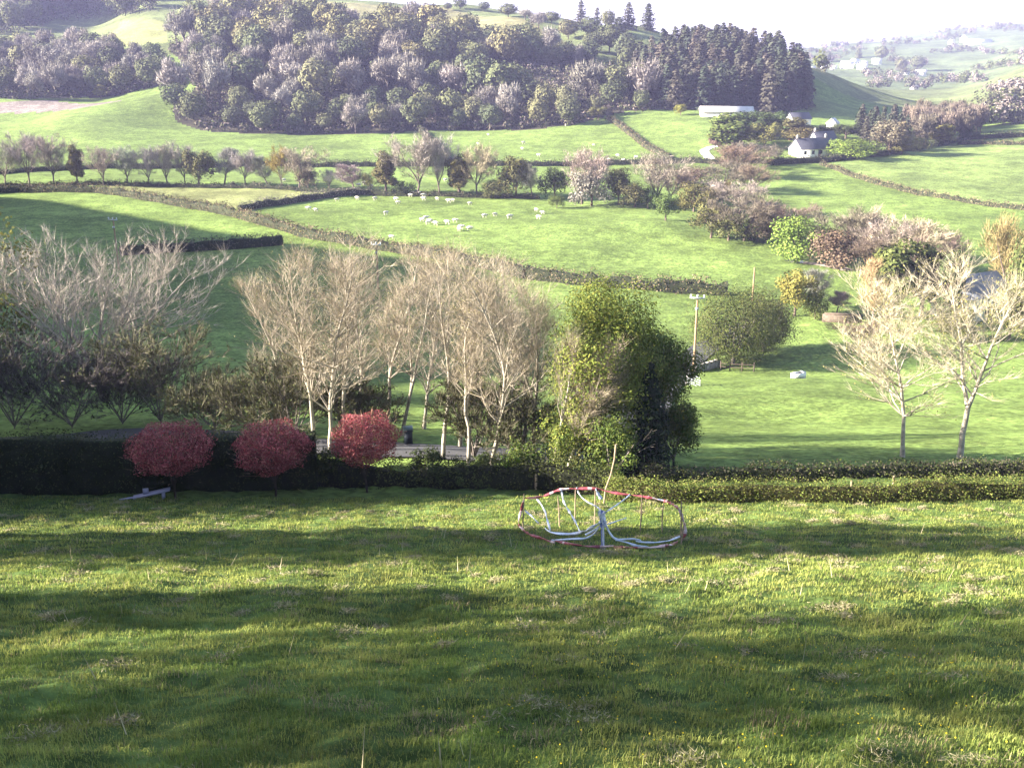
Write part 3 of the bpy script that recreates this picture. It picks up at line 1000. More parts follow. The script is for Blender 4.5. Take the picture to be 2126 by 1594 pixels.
# ------------------------------------------------------------------ hedges
def hedge(name, label, pix, height, width, cols, density=26, size=0.3, clipped=False, core=(0.03, 0.035, 0.018), seed=1, group='field hedges', cat='hedge', rough=0.25):
    nr = np.random.RandomState(seed)
    pts = dense(smooth_pts([cast(*p) if len(p) == 2 else seat(*p[:2]) for p in pix], 1), 1.2 if height < 3 else 2)
    m = MB()
    # opaque inner body
    sec = [(-0.5, -0.1), (-0.48, 0.6), (-0.3, 0.9), (0.3, 0.9), (0.48, 0.6), (0.5, -0.1)]
    if clipped:
        sec = [(-0.5, -0.1), (-0.48, 0.5), (-0.46, 0.97), (0.46, 0.97), (0.48, 0.5), (0.5, -0.1)]
    K = len(sec)
    V, S, HH = [], [], []
    for i, p in enumerate(pts):
        d = pts[min(i + 1, len(pts) - 1)] - pts[max(i - 1, 0)]; d.z = 0
        d.normalize()
        s = Vector((d.y, -d.x, 0))
        hh = height * (1 + (rough * nr.normal(0, 0.5) if not clipped else 0.02 * nr.normal()))
        hh = min(max(height * 0.55, hh), height * 1.3)
        S.append(s); HH.append(hh)
        for (a, z) in sec:
            q = p + s * (a * width * (0.72 if not clipped else 0.95))
            V.append((q.x + nr.normal(0, 0.03), q.y, gz(q.x, q.y) + z * hh * (0.9 if not clipped else 1.0)))
    i, k = np.meshgrid(np.arange(len(pts) - 1), np.arange(K - 1), indexing='ij')
    bb = (i * K + k).ravel()
    m.add(V, np.stack([bb, bb + 1, bb + K + 1, bb + K], axis=1), core)
    m.add([V[j] for j in range(K)], [(0, 1, 4, 5), (1, 2, 3, 4)], core)
    e = V[-K:]
    m.add(e, [(0, 1, 4, 5), (1, 2, 3, 4)], core)
    # leaves and twigs over it
    L = sum((q - p).length for p, q in zip(pts[:-1], pts[1:]))
    n = int(L * density * (2.6 if size > 0.25 else 1.9))
    size = size * (0.8 if size > 0.25 else 0.8)
    ii = nr.randint(0, len(pts) - 1, n)
    tt = nr.uniform(0, 1, n)
    P = np.array([tuple(p) for p in pts]); Sx = np.array([tuple(s) for s in S]); Hh = np.array(HH)
    base = P[ii] * (1 - tt)[:, None] + P[ii + 1] * tt[:, None]
    u = nr.uniform(0, 1, n)
    per = 2 * height + width
    side = u * per
    a = np.where(side < height, -0.5, np.where(side > height + width, 0.5, (side - height) / width - 0.5))
    z = np.where(side < height, side / height, np.where(side > height + width, 1 - (side - height - width) / height, 1.0))
    if not clipped:
        a = a * (1 - 0.35 * np.clip(z - 0.55, 0, 1) / 0.45)
    hz = Hh[ii] * z
    pos = base + Sx[ii] * (a * width)[:, None]
    pos[:, 2] = ground(pos[:, 0], pos[:, 1]) + hz
    sp = 0.07 if clipped else 0.16
    pos += nr.normal(0, 1, (n, 3)) * sp * min(height, 1.6)
    nrm = Sx[ii] * (a * 2)[:, None] + np.array([0, 0, 1.0]) * (z > 0.9)[:, None] + nr.normal(0, 0.55, (n, 3))
    cols = np.asarray(cols, float)
    clump = 1 + 0.3 * np.sin(base[:, 0] * 1.3 + base[:, 1]) * np.sin(base[:, 0] * 0.37 + 1)
    cc = cols[nr.randint(0, len(cols), n)] * (1 + nr.uniform(-0.3, 0.3, (n, 1))) * clump[:, None]
    m.cards(pos, nrm, size * nr.uniform(0.6, 1.4, n), 0.7, np.clip(cc, 0, 1), 0, None, nr)
    o = m.build(name, M['leaf'] if size < 0.2 else M['far_leaf'])
    return tag(o, label, cat, group)


BRN = [(0.13, 0.10, 0.065), (0.16, 0.12, 0.08), (0.10, 0.10, 0.04)]
DKH = [(0.075, 0.07, 0.045), (0.06, 0.07, 0.03), (0.10, 0.085, 0.06)]
GRY = [(0.21, 0.18, 0.155), (0.16, 0.15, 0.11)]
HG = [(0.13, 0.16, 0.035), (0.11, 0.14, 0.03), (0.15, 0.16, 0.042), (0.12, 0.11, 0.04)]
hedge('hedge', 'long dark hedge running straight across the whole valley below the wood', [(-420, 362), (-40, 357), (330, 350), (700, 346), (1000, 345), (1300, 341), (1480, 339), (1600, 340)], 1.7, 1.6, DKH, 16, 0.5, seed=11)
hedge('hedge', 'low scrubby hedge along the near foot of the riverside trees', [(-420, 392), (-40, 389), (300, 387), (560, 391), (760, 404), (900, 407), (1120, 414)], 1.2, 1.4, DKH, 16, 0.45, seed=12, rough=0.6)
hedge('hedge', 'brown hedge curving diagonally from the far left down to the bare trees', [(-300, 420), (-60, 404), (20, 399), (130, 398), (230, 402), (330, 420), (470, 442), (600, 482), (700, 503), (800, 519), (960, 545), (1090, 577)], 2.0, 2.4, BRN, 24, 0.4, seed=13, rough=0.2)
hedge('hedge', 'brown and green hedge on the far edge of the pale strip behind the willow', [(1095, 577), (1180, 587), (1300, 598), (1430, 608), (1510, 612)], 2.0, 2.2, BRN + [(0.12, 0.14, 0.04)], 24, 0.38, seed=14, rough=0.4)
hedge('hedge', 'grey hedge with a long shadow dividing the pale field from the sheep field', [(497, 438), (540, 431), (620, 419), (700, 408), (765, 404)], 1.7, 1.7, GRY, 22, 0.4, seed=15, rough=0.3)
hedge('hedge', 'dark hedge in the shaded fields on the left above the spreading tree', [(250, 530), (330, 524), (430, 519), (520, 514), (585, 508)], 2.0, 2.0, DKH, 24, 0.38, seed=16, rough=0.2)
hedge('hedge', 'short dark hedge running from the wood down to the long straight hedge', [(873, 276), (890, 292), (905, 312), (935, 338)], 2.0, 2.0, DKH, 14, 0.55, seed=17)
hedge('hedge', 'dark hedge bending down the slope from the lone bush below the conifers', [(1262, 247), (1285, 262), (1310, 282), (1350, 313), (1392, 332)], 1.7, 2.0, BRN, 14, 0.5, seed=18)
hedge('hedge', 'dark hedge in front of the white farmhouse climbing to the right', [(1600, 343), (1720, 337), (1800, 327), (1900, 312), (1960, 301), (2010, 290), (2160, 283), (2450, 276)], 1.9, 2.0, DKH, 16, 0.5, seed=19)
hedge('hedge', 'low brownish bank hedge across the bright field on the right', [(1705, 343), (1750, 358), (1800, 376), (1900, 405), (2000, 420), (2160, 441), (2500, 475)], 1.1, 1.8, BRN + [(0.2, 0.18, 0.1)], 20, 0.4, seed=20, rough=0.5)
hedge('hedge', 'short hedge at the top edge of the bright field on the right', [(1990, 300), (2060, 301), (2160, 303)], 1.3, 1.8, BRN, 12, 0.5, seed=21)
hedge('hedge', 'clipped yellow-green hedge along the foot of the near field on the right', [(1262, 1036), (1360, 1040), (1500, 1041), (1700, 1040), (1900, 1036), (2250, 1030)], 0.80, 1.0, HG, 520, 0.095, seed=22, rough=0.12, core=(0.06, 0.055, 0.02), group='hedges round the near field')
hedge('hedge', 'low ragged hedge standing in for the shade just beyond the clipped yellow-green one', [(1330, 999), (1500, 996), (1700, 994), (1900, 990), (2250, 984)], 0.6, 0.8, DKH + [(0.1, 0.12, 0.03)], 240, 0.12, seed=23, rough=0.4, group='hedges round the near field')  # dark strip in place of the shaded line behind the clipped hedge
hedge('hedge', 'tall clipped dark hedge with a flat top behind the red shrubs', [(-160, 1019), (0, 1019), (270, 1017), (450, 1011), (660, 1007)], 2.45, 1.5, [(0.045, 0.06, 0.022), (0.035, 0.05, 0.02), (0.07, 0.075, 0.03)], 420, 0.11, True, (0.02, 0.025, 0.012), 24, 'hedges round the near field')
hedge('hedge', 'dark tangled hedge between the third red shrub and the clipped yellow-green hedge', [(650, 1006), (800, 1007), (950, 1010), (1100, 1014), (1265, 1022)], 1.1, 1.3, [(0.05, 0.06, 0.022), (0.09, 0.10, 0.03)], 320, 0.12, False, (0.02, 0.022, 0.012), 25, 'hedges round the near field', rough=0.5)
print('hedges done')


# ------------------------------------------------------------------ riverside, lane and farm trees (each with trunk and crown)
def extent(mb):
    v = np.concatenate(mb.v)
    return 0.5 * sum(np.percentile(v[:, i], 98) - np.percentile(v[:, i], 2) for i in (0, 1)), np.percentile(v[:, 2], 99.5)


def mid_bare(seed, slim=False):
    """leafless tree 10 m high, 8 m wide (scaled when placed)"""
    rng = random.Random(seed); nr = np.random.RandomState(seed)
    seg, tips = skeleton(rng, 10, 4.5 if slim else 8.2, 0.22, clear=0.28, forks=1 if slim else 3, branches=30, sub=6, twigs=3, fork_at=0.25, up=0.1)
    tr, cr = MB(), MB()
    segs_to(tr, seg[0], 5, (0.5, 0.44, 0.42), 0.1, 0, nr)
    segs_to(cr, seg[1], 3, (0.7, 0.62, 0.58), 0.1, 0, nr)
    p = np.array([tuple(t[0]) for t in tips]); d = np.array([tuple(t[1]) for t in tips])
    k = nr.randint(0, len(p), 5200)
    c = np.ones((5200, 3)) * (1 + nr.uniform(-0.3, 0.3, (5200, 1)))
    cr.slivers(p[k] + nr.normal(0, 0.28, (5200, 3)), d[k] + nr.normal(0, 0.3, (5200, 3)) + np.array([0, 0, 0.3]), nr.uniform(0.5, 1.1, 5200), 0.075, c, 0, nr)
    return tr.mesh('trunk', M['bark'], True), cr.mesh('crown', [M['twig'], M['far_leaf']]), extent(cr)


def mid_leafy(seed, kind='round'):
    rng = random.Random(seed); nr = np.random.RandomState(seed)
    tr, cr = MB(), MB()
    tr.path([(0, 0, -0.3), (0.1, 0, 2.5), (0, 0.1, 6)], [0.3, 0.22, 0.1], 6, (0.5, 0.42, 0.38))
    for a in np.linspace(0, 5, 5):
        tr.path([(0.05, 0, 2.2), (math.cos(a) * 1.3, math.sin(a) * 1.3, 4.4), (math.cos(a) * 2.2, math.sin(a) * 2.2, 6.3)], [0.14, 0.09, 0.04], 4, (0.5, 0.42, 0.38))
    if kind == 'round':
        c, r = clumps(nr, 30, 4.1, 4.4, 5.6, (0.25, 0.42), -0.8)
    elif kind == 'bush':
        c, r = clumps(nr, 30, 5.6, 4.8, 4.9, (0.25, 0.42), -0.8)
    else:                                                   # upright
        c, r = clumps(nr, 30, 2.3, 4.7, 5.2, (0.3, 0.5), -0.9)
    leaf_cloud(cr, nr, c, r, 4600, 0.46, [(1, 1, 1), (0.8, 0.85, 0.8), (1.15, 1.05, 0.95)], 0.7, 0.55, 1)
    return tr.mesh('trunk', M['bark'], True), cr.mesh('crown', [M['twig'], M['far_leaf']]), extent(cr)


PROTO = {'bare': [mid_bare(s) for s in (1, 2, 3)], 'slim': [mid_bare(s, True) for s in (4, 5)],
         'round': [mid_leafy(s) for s in (6, 7)], 'bush': [mid_leafy(s, 'bush') for s in (8, 9)], 'tall': [mid_leafy(s, 'tall') for s in (10, 11)]}
PW = {'bare': 8.6, 'slim': 5.2, 'round': 8.6, 'bush': 11.5, 'tall': 5.4}
TINT = {'grey': (0.27, 0.24, 0.215), 'pink': (0.30, 0.25, 0.20), 'brown': (0.17, 0.13, 0.095), 'green': (0.11, 0.135, 0.04), 'dark': (0.055, 0.075, 0.03),
        'yellow': (0.24, 0.21, 0.05), 'bright': (0.16, 0.22, 0.05), 'gold': (0.25, 0.195, 0.085), 'olive': (0.13, 0.13, 0.05), 'straw': (0.42, 0.34, 0.17)}
_pc = [0]


def mid_tree(name, px, py, top, w, kind, tint, label, group, cat='tree'):
    b, h = place_at(px, py, top)
    h = max(h, 1.0)
    _pc[0] += 1
    tm, cm, (ew, eh) = PROTO[kind][_pc[0] % len(PROTO[kind])]
    o = empty(name, b, label, cat, group, rnd.uniform(0, 6.28))
    s = w * mpp(b.y, top) / ew
    o.scale = (s, s, h / eh)
    t = tuple(c * rnd.uniform(0.9, 1.1) for c in TINT[tint]) + (1,)
    for nm, me in (('trunk', tm), ('crown', cm)):
        c = bpy.data.objects.new(nm, me)
        scn.collection.objects.link(c)
        c.parent = o
        c.color = t if nm == 'crown' else (0.30, 0.26, 0.24, 1)
    return o


DESC = {('bare', 'grey'): 'grey bare tree', ('bare', 'pink'): 'pinkish bare tree', ('bare', 'brown'): 'brown bare tree', ('slim', 'grey'): 'slim grey bare tree',
        ('slim', 'pink'): 'slim pinkish bare tree', ('slim', 'brown'): 'slim brown bare tree', ('round', 'green'): 'round green tree', ('bush', 'green'): 'green bush', ('bush', 'dark'): 'dark bush', ('tall', 'green'): 'upright green tree',
        ('tall', 'yellow'): 'upright yellow-green tree', ('round', 'yellow'): 'yellow-green tree', ('tall', 'dark'): 'upright dark green tree', ('round', 'dark'): 'dark green tree',
        ('bush', 'olive'): 'olive bush', ('round', 'olive'): 'olive tree', ('round', 'gold'): 'golden tree', ('bare', 'gold'): 'golden bare tree', ('bush', 'bright'): 'bright green bush',
        ('slim', 'straw'): 'slim straw-coloured tree', ('bare', 'straw'): 'straw-coloured tree', ('tall', 'olive'): 'upright olive tree', ('round', 'bright'): 'bright green round tree', ('bush', 'brown'): 'brown bush', ('round', 'brown'): 'brown round tree'}

row = [(12, 386, 296, 70, 'bare', 'grey'), (62, 384, 276, 80, 'bare', 'grey'), (112, 385, 280, 70, 'bare', 'grey'), (162, 386, 302, 28, 'tall', 'olive'), (215, 386, 305, 60, 'bare', 'grey'),
       (265, 386, 303, 58, 'bare', 'grey'), (308, 386, 305, 55, 'bare', 'grey'), (348, 386, 296, 65, 'bare', 'grey'), (385, 386, 300, 52, 'bare', 'grey'), (414, 388, 313, 54, 'round', 'olive'), (466, 387, 308, 50, 'slim', 'grey'),
       (510, 388, 312, 62, 'bare', 'grey'), (556, 389, 325, 40, 'slim', 'grey'), (585, 391, 303, 46, 'bare', 'yellow') , (622, 393, 305, 84, 'bare', 'pink'), (640, 394, 345, 40, 'bush', 'brown'), (683, 396, 352, 46, 'bare', 'grey'), (735, 399, 340, 52, 'slim', 'grey'),
       (770, 402, 360, 50, 'bare', 'olive'), (802, 404, 314, 42, 'tall', 'olive'), (835, 405, 375, 45, 'bush', 'dark'), (868, 406, 276, 92, 'bare', 'pink'), (912, 406, 284, 74, 'bare', 'grey'), (953, 408, 322, 46, 'tall', 'olive'), (990, 409, 299, 76, 'bare', 'pink'),
       (1030, 411, 372, 60, 'bush', 'olive'), (1072, 411, 326, 58, 'round', 'olive'), (1104, 413, 338, 40, 'slim', 'grey'), (1152, 414, 350, 55, 'round', 'dark'), (1156, 432, 404, 30, 'bush', 'green'), (1208, 424, 308, 104, 'bare', 'pink'), (1228, 428, 350, 80, 'bush', 'grey'),
       (1284, 426, 350, 44, 'round', 'olive'), (1318, 430, 378, 62, 'bush', 'olive'), (1362, 426, 318, 100, 'bare', 'pink'), (1382, 458, 404, 46, 'round', 'green'), (1395, 420, 352, 80, 'bare', 'pink'), (1345, 432, 392, 50, 'bush', 'dark'),
       (1440, 440, 380, 70, 'bush', 'olive')]
DESC[('bare', 'yellow')] = 'yellowish bare tree'; DESC[('bare', 'olive')] = 'olive bare tree'; DESC[('bush', 'grey')] = 'grey bush'
for i, (px, py, top, w, k, t) in enumerate(row):
    mid_tree('riverside_tree', px, py, top, w, k, t, f'{DESC[(k, t)]}, {nth(i + 1)} from the left end of the riverside row', 'riverside row of trees across the valley')

river = [(1555, 352, 296, 84, 'bare', 'brown'), (1525, 372, 300, 90, 'bare', 'brown'), (1440, 385, 345, 70, 'bush', 'brown'), (1505, 400, 335, 92, 'bare', 'brown'), (1560, 405, 340, 70, 'bare', 'brown'), (1500, 425, 376, 40, 'bare', 'gold'), (1535, 445, 375, 100, 'bare', 'pink'), (1480, 440, 385, 70, 'bare', 'brown'),
         (1476, 494, 424, 60, 'round', 'olive'), (1545, 500, 405, 108, 'bare', 'brown'), (1512, 500, 440, 60, 'bush', 'olive'), (1590, 503, 440, 80, 'bush', 'brown'), (1632, 500, 425, 110, 'bare', 'brown'), (1655, 541, 446, 92, 'bush', 'bright'), (1612, 510, 455, 60, 'bare', 'brown'),
         (1750, 540, 428, 90, 'bare', 'brown'), (1796, 545, 432, 84, 'bare', 'pink'), (1738, 552, 475, 100, 'bush', 'brown'), (1850, 560, 450, 90, 'bare', 'pink'), (1895, 566, 455, 116, 'bare', 'pink'), (1800, 562, 490, 90, 'bare', 'brown'), (1940, 575, 480, 90, 'bare', 'brown')]
for i, (px, py, top, w, k, t) in enumerate(river):
    mid_tree('riverbank_tree', px, py, top, w * 1.2, k, t, f'{DESC[(k, t)]}, {nth(i + 1)} down the riverbank from the farmhouse', 'trees along the right riverbank')

others = [(1650, 656, 566, 72, 'round', 'yellow', 'yellow-green birch behind the round field trees', 'garden trees right of the lane'),
          (1692, 662, 600, 50, 'bush', 'green', 'small green tree next to the brown wall', 'garden trees right of the lane'),
          (1697, 640, 556, 46, 'slim', 'grey', 'thin grey bare tree above the brown wall', 'garden trees right of the lane'),
          (1738, 650, 600, 40, 'slim', 'grey', 'smallest thin bare tree over the brown wall', 'garden trees right of the lane'),
          (1850, 660, 500, 78, 'tall', 'green', 'upright bright green tree left of the white cottage', 'garden trees right of the lane'),
          (1812, 690, 540, 50, 'slim', 'straw', 'straw-yellow slim birch left of the tall bare tree', 'garden trees right of the lane'),
          (1912, 655, 505, 66, 'tall', 'olive', 'upright olive tree touching the cottage roof', 'garden trees right of the lane'),
          (1958, 668, 525, 60, 'tall', 'dark', 'dark green upright tree left of the cottage wall', 'garden trees right of the lane'),
          (2090, 640, 448, 120, 'bare', 'gold', 'golden-brown tree rising above the white cottage', 'garden trees right of the lane'),
          (2135, 690, 480, 90, 'bush', 'green', 'green tree cut by the right edge of the photo', 'garden trees right of the lane'),
          (2095, 705, 590, 90, 'bush', 'olive', 'olive shrub below the golden-brown tree', 'garden trees right of the lane'),
          (1985, 705, 640, 70, 'bush', 'olive', 'olive shrub in front of the white cottage', 'garden trees right of the lane'),
          (1790, 735, 665, 110, 'bare', 'brown', 'brown leafless shrub behind the tall bare tree', 'garden trees right of the lane')]
for a in others:
    mid_tree('garden_tree', *a)
farm = [(1522, 312, 244, 66, 'tall', 'green', 'pale green poplar left of the farmhouse'), (1586, 312, 262, 48, 'round', 'olive', 'round sunlit tree left of the white gable'),
        (1484, 312, 275, 30, 'round', 'brown', 'small brown tree at the bend of the farm track'), (1597, 333, 309, 36, 'bush', 'olive', 'low olive bush beside the white gable'),
        (1560, 290, 238, 60, 'round', 'dark', 'dark tree right of the long shed'), (1600, 282, 238, 50, 'round', 'dark', 'dark tree standing behind the round sunlit tree'),
        (1640, 292, 250, 40, 'tall', 'olive', 'olive tree left of the small slate roof'), (1690, 290, 262, 45, 'round', 'dark', 'dark tree behind the farmhouse roof'),
        (1665, 296, 268, 40, 'round', 'olive', 'olive tree directly behind the farmhouse ridge'), (1755, 288, 262, 40, 'round', 'dark', 'dark bush right of the small white house'),
        (1768, 326, 291, 74, 'bush', 'bright', 'bright green round bush right of the farmhouse'), (1800, 322, 298, 50, 'bush', 'dark', 'dark bush right of the bright green round bush'),
        (1845, 322, 250, 70, 'round', 'brown', 'russet round tree left of the spruce stand'), (1872, 320, 280, 60, 'bush', 'olive', 'olive bush at the foot of the russet tree'), (1910, 314, 285, 50, 'bush', 'dark', 'dark bush at the foot of the spruce stand'),
        (1958, 302, 258, 44, 'tall', 'yellow', 'yellow-green tree at the right foot of the spruce stand'), (2010, 290, 258, 40, 'bush', 'dark', 'dark bush at the right end of the spruce stand'),
        (1242, 249, 222, 32, 'round', 'olive', 'lone bush at the top of the hedge below the conifers'), (1413, 240, 217, 22, 'round', 'yellow', 'small yellow-green tree left of the long shed'), (210, 205, 176, 22, 'tall', 'yellow', 'small yellow-green tree on the lower edge of the left wood')]
for a in farm:
    if a[0] > 1490 and a[0] < 1800:
        a = (a[0], a[1], a[1] - (a[1] - a[2]) * 1.12, a[3] * 1.3, *a[4:])
    mid_tree('farm_tree', *a, 'trees round the farm' if a[0] > 1400 else 'lone trees on the far slope')
print('mid trees done')


# ------------------------------------------------------------------ the woods on the far hillside
def wood_mesh(seed, kind):
    nr = np.random.RandomState(seed)
    m = MB()
    m.path([(0, 0, -1), (0.1, 0, 3), (0, 0, 7)], [0.3, 0.25, 0.1], 5, (0.4, 0.36, 0.36), 1)
    if kind == 'leafy':
        dome_leaves(m, nr, (0, 0, 6.0), (4.7, 4.7, 4.6), 1700, 0.85, [(1, 1, 1), (0.85, 0.87, 0.88), (1.15, 1.1, 1)], 0.7, 0, 0.15, 0.24)
    elif kind == 'bare':
        c, r = clumps(nr, 18, 4.5, 4.5, 6.5, (0.25, 0.42), -0.6)
        leaf_cloud(m, nr, c, r, 1500, 0.95, [(1, 1, 1), (0.8, 0.8, 0.82), (1.2, 1.17, 1.15)], 0.30, 0.55)
        k = nr.choice(len(c), 900)
        d = nr.normal(size=(900, 3)); d /= np.linalg.norm(d, axis=1)[:, None]
        p = c[k] + d * (r[k] * nr.uniform(0.5, 1.0, 900))[:, None]
        m.slivers(p, d * 0.6 + np.array([0, 0, 0.9]), nr.uniform(0.9, 1.9, 900), 0.24, np.ones((900, 3)) * (1 + nr.uniform(-0.3, 0.35, (900, 1))), 0, nr)
        for a in nr.uniform(0, 6.28, 7):
            m.path([(0, 0, 2.5), (math.cos(a) * 1.6, math.sin(a) * 1.6, 6), (math.cos(a) * 2.8, math.sin(a) * 2.8, 9.5)], [0.16, 0.1, 0.04], 3, (0.9, 0.85, 0.85), 0)
    else:
        cr = conifer_mb(nr, 16, 3.7, 24, 44, (1, 1, 1), 1.35, 0.02, 0.5)
        for q, c_, mm in zip(cr.q, cr.qc, cr.qm):
            pass
        v = np.concatenate(cr.v)
        m.add(v, np.concatenate(cr.q), np.concatenate(cr.qc), 0)
        m.path([(0, 0, -1), (0, 0, 9), (0, 0, 15.5)], [0.28, 0.16, 0.04], 5, (0.35, 0.3, 0.28), 1)
    return m.mesh('woodland_' + kind, [M['far_leaf'], M['bark']])


WOOD = {'leafy': [wood_mesh(s, 'leafy') for s in (51, 52, 53, 54)], 'bare': [wood_mesh(s, 'bare') for s in (61, 62, 63)], 'conifer': [wood_mesh(s, 'conifer') for s in (71, 72, 73)]}
W_TINT = {'bare': [(0.225, 0.205, 0.182), (0.265, 0.242, 0.218), (0.185, 0.168, 0.146)], 'leafy': [(0.140, 0.148, 0.074), (0.112, 0.124, 0.062), (0.162, 0.160, 0.084), (0.094, 0.108, 0.058)],
          'gold': [(0.205, 0.18, 0.085), (0.18, 0.168, 0.082)], 'conifer': [(0.040, 0.050, 0.034), (0.050, 0.056, 0.036), (0.065, 0.060, 0.045)], 'larch': [(0.085, 0.073, 0.055)]}


def scatter(poly, dmin, want, seed, tries=4000):
    """ground points under an image-space outline, at least dmin metres apart"""
    r = random.Random(seed)
    xs = [p[0] for p in poly]; ys = [p[1] for p in poly]
    out = []
    for _ in range(tries):
        x, y = r.uniform(min(xs), max(xs)), r.uniform(min(ys), max(ys))
        if not inpoly(np.array([x]), np.array([y]), poly)[0]:
            continue
        p = cast(x, y, 300)
        if all((p.x - q.x) ** 2 + (p.y - q.y) ** 2 > dmin * dmin for q, _, _ in out):
            out.append((p, x, y))
            if len(out) >= want:
                break
    return out


def wood_tree(name, p, kind, tint, s, sz, label, group):
    o = bpy.data.objects.new(name, rnd.choice(WOOD[kind]))
    scn.collection.objects.link(o)
    o.location = p
    o.rotation_euler = (0, 0, rnd.uniform(0, 6.28))
    o.scale = (s, s, sz)
    g = rnd.uniform(0.85, 1.12)
    o.color = tuple(c * g * rnd.uniform(0.97, 1.03) for c in tint) + (1,)
    return tag(o, label, 'tree', group)


SHADE_GAP = [(1000, 142), (1130, 138), (1290, 142), (1300, 190), (1200, 215), (1040, 206)]  # left treeless: dark scrub floor stands in for the ridge trees' cast shadow
pts = [q for q in scatter(BIG, 9.6, 215, 5, 9000) if not inpoly(np.array([q[1]]), np.array([q[2]]), SHADE_GAP)[0]]
for gx in range(1005, 1240, 24):
    pts.append((cast(gx, 139 + rnd.uniform(-2, 2), 300), gx, 200.0))
print('big wood', len(pts))
for p, x, y in pts:
    z = rnd.random()
    edge = y > 225
    up = y < 120
    if up:
        kind = 'gold' if z < 0.45 else ('bare' if z < 0.62 else 'leafy')
        zone = 'upper edge of the big wood'
    elif edge:
        kind = 'leafy' if z < 0.8 else 'bare'
        zone = 'lower edge of the big wood'
    else:
        pb = 0.55 if x < 700 else 0.25
        kind = 'bare' if z < pb else ('leafy' if z < 0.93 else 'gold')
        zone = ('left half' if x < 800 else 'right half') + ' of the big wood'
    s = rnd.uniform(0.95, 1.7) * (0.72 if edge else (1.05 if up else 1.0))
    lab = {'gold': 'golden-green rounded tree on the ', 'leafy': 'green rounded tree on the ', 'bare': 'grey-pink leafless tree on the '}[kind] + zone
    if not (up or edge):
        lab = lab.replace(' on the ', ' in the ')
    wood_tree('woodland_tree', p, 'leafy' if kind == 'gold' else kind, rnd.choice(W_TINT[kind]), s, s * rnd.uniform(0.9, 1.15), lab, 'trees of the big wood')

pts = scatter(CON, 5.2, 236, 8, 9000)
print('conifers', len(pts))
for p, x, y in pts:
    larch = rnd.random() < (0.2 if x < 1480 else 0.05)
    s = rnd.uniform(0.85, 1.15) * (1.2 if x > 1590 else 1.0)
    wood_tree('conifer_tree', p, 'conifer', rnd.choice(W_TINT['larch' if larch else 'conifer']), s * 1.3, s * rnd.uniform(0.9, 1.05),
              ('brownish larch among the' if larch else 'dark pointed spruce among the') + ' conifers of the plantation behind the long shed', 'conifers of the plantation')

# ridge-top trees against the sky
rid = [(930, 22, 6, 20, 'leafy', 'single small tree at the left end of the ridge row'), (955, 20, -4, 30, 'leafy', 'small round tree on the ridge'), (1005, 25, 4, 28, 'leafy', 'low dark tree on the ridge left of the pines'),
       (1055, 36, 8, 46, 'leafy', 'broad dark tree at the top of the tan field'), (1090, 42, 15, 40, 'bare', 'grey bare tree at the top of the tan field'), (1118, 62, 18, 46, 'bare', 'pinkish bare tree below the ridge'),
       (1145, 50, 24, 40, 'leafy', 'dark rounded tree on the ridge by the tall pine'), (1206, 48, 0, 26, 'conifer', 'tall lone pine on the skyline'), (1240, 52, 14, 26, 'conifer', 'second pine on the skyline'),
       (1262, 60, 22, 34, 'leafy', 'rounded tree on the skyline between pines'), (1305, 62, 4, 34, 'conifer', 'left one of two tall spruces on the skyline'), (1345, 62, 6, 34, 'conifer', 'right one of two tall spruces on the skyline'),
       (1285, 70, 34, 44, 'conifer', 'spruce below the two tall spruces'), (1225, 78, 36, 50, 'leafy', 'green tree below the skyline pines'), (1180, 82, 40, 50, 'leafy', 'green rounded tree above the pale field strip'), (1265, 110, 50, 60, 'leafy', 'large green tree right of the pale field strip'),
       (1300, 130, 70, 60, 'leafy', 'large green tree above the conifer plantation edge'), (1230, 110, 66, 50, 'leafy', 'green tree at the right end of the pale field strip'), (700, 30, 14, 34, 'leafy', 'dark tree on the left edge of the tan field'),
       (405, 75, 28, 60, 'leafy', 'dark rounded tree right of the upper left field'), (365, 80, 34, 56, 'bare', 'pinkish bare tree right of the upper left field')]
for px, py, top, w, k, lab in rid:
    b = cast(px, py, 500)
    h = max(4.0, (at(px, top, b.y) - b).z)
    wd = w * mpp(b.y, 50)
    base_h, base_w = {'leafy': (10.6, 10.4), 'bare': (11.5, 10.5), 'conifer': (16, 6.0)}[k]
    wood_tree('ridge_tree', b, k, rnd.choice(W_TINT[k]), wd / base_w, h / base_h, lab, 'trees along the ridge')

# left wood and the shaded wood at the top left
pts = scatter(LW, 9.5, 58, 9, 4000)
print('left wood', len(pts))
for p, x, y in pts:
    k = 'bare' if rnd.random() < 0.7 else 'leafy'
    s = rnd.uniform(1.0, 1.35)
    wood_tree('woodland_tree', p, k, rnd.choice(W_TINT[k]), s, s, ('grey-pink leafless tree' if k == 'bare' else 'dark green tree') + ' of the left wood below the yellow field', 'trees of the left wood')
pts = scatter(TL, 12.0, 36, 10, 3000)
print('top left wood', len(pts))
for p, x, y in pts:
    k = 'bare' if rnd.random() < 0.5 else 'leafy'
    s = rnd.uniform(1.3, 1.7)
    wood_tree('woodland_tree', p, k, rnd.choice(W_TINT[k]), s, s, ('leafless' if k == 'bare' else 'dark green') + ' tree of the shaded wood at the top left corner', 'trees of the top left wood')

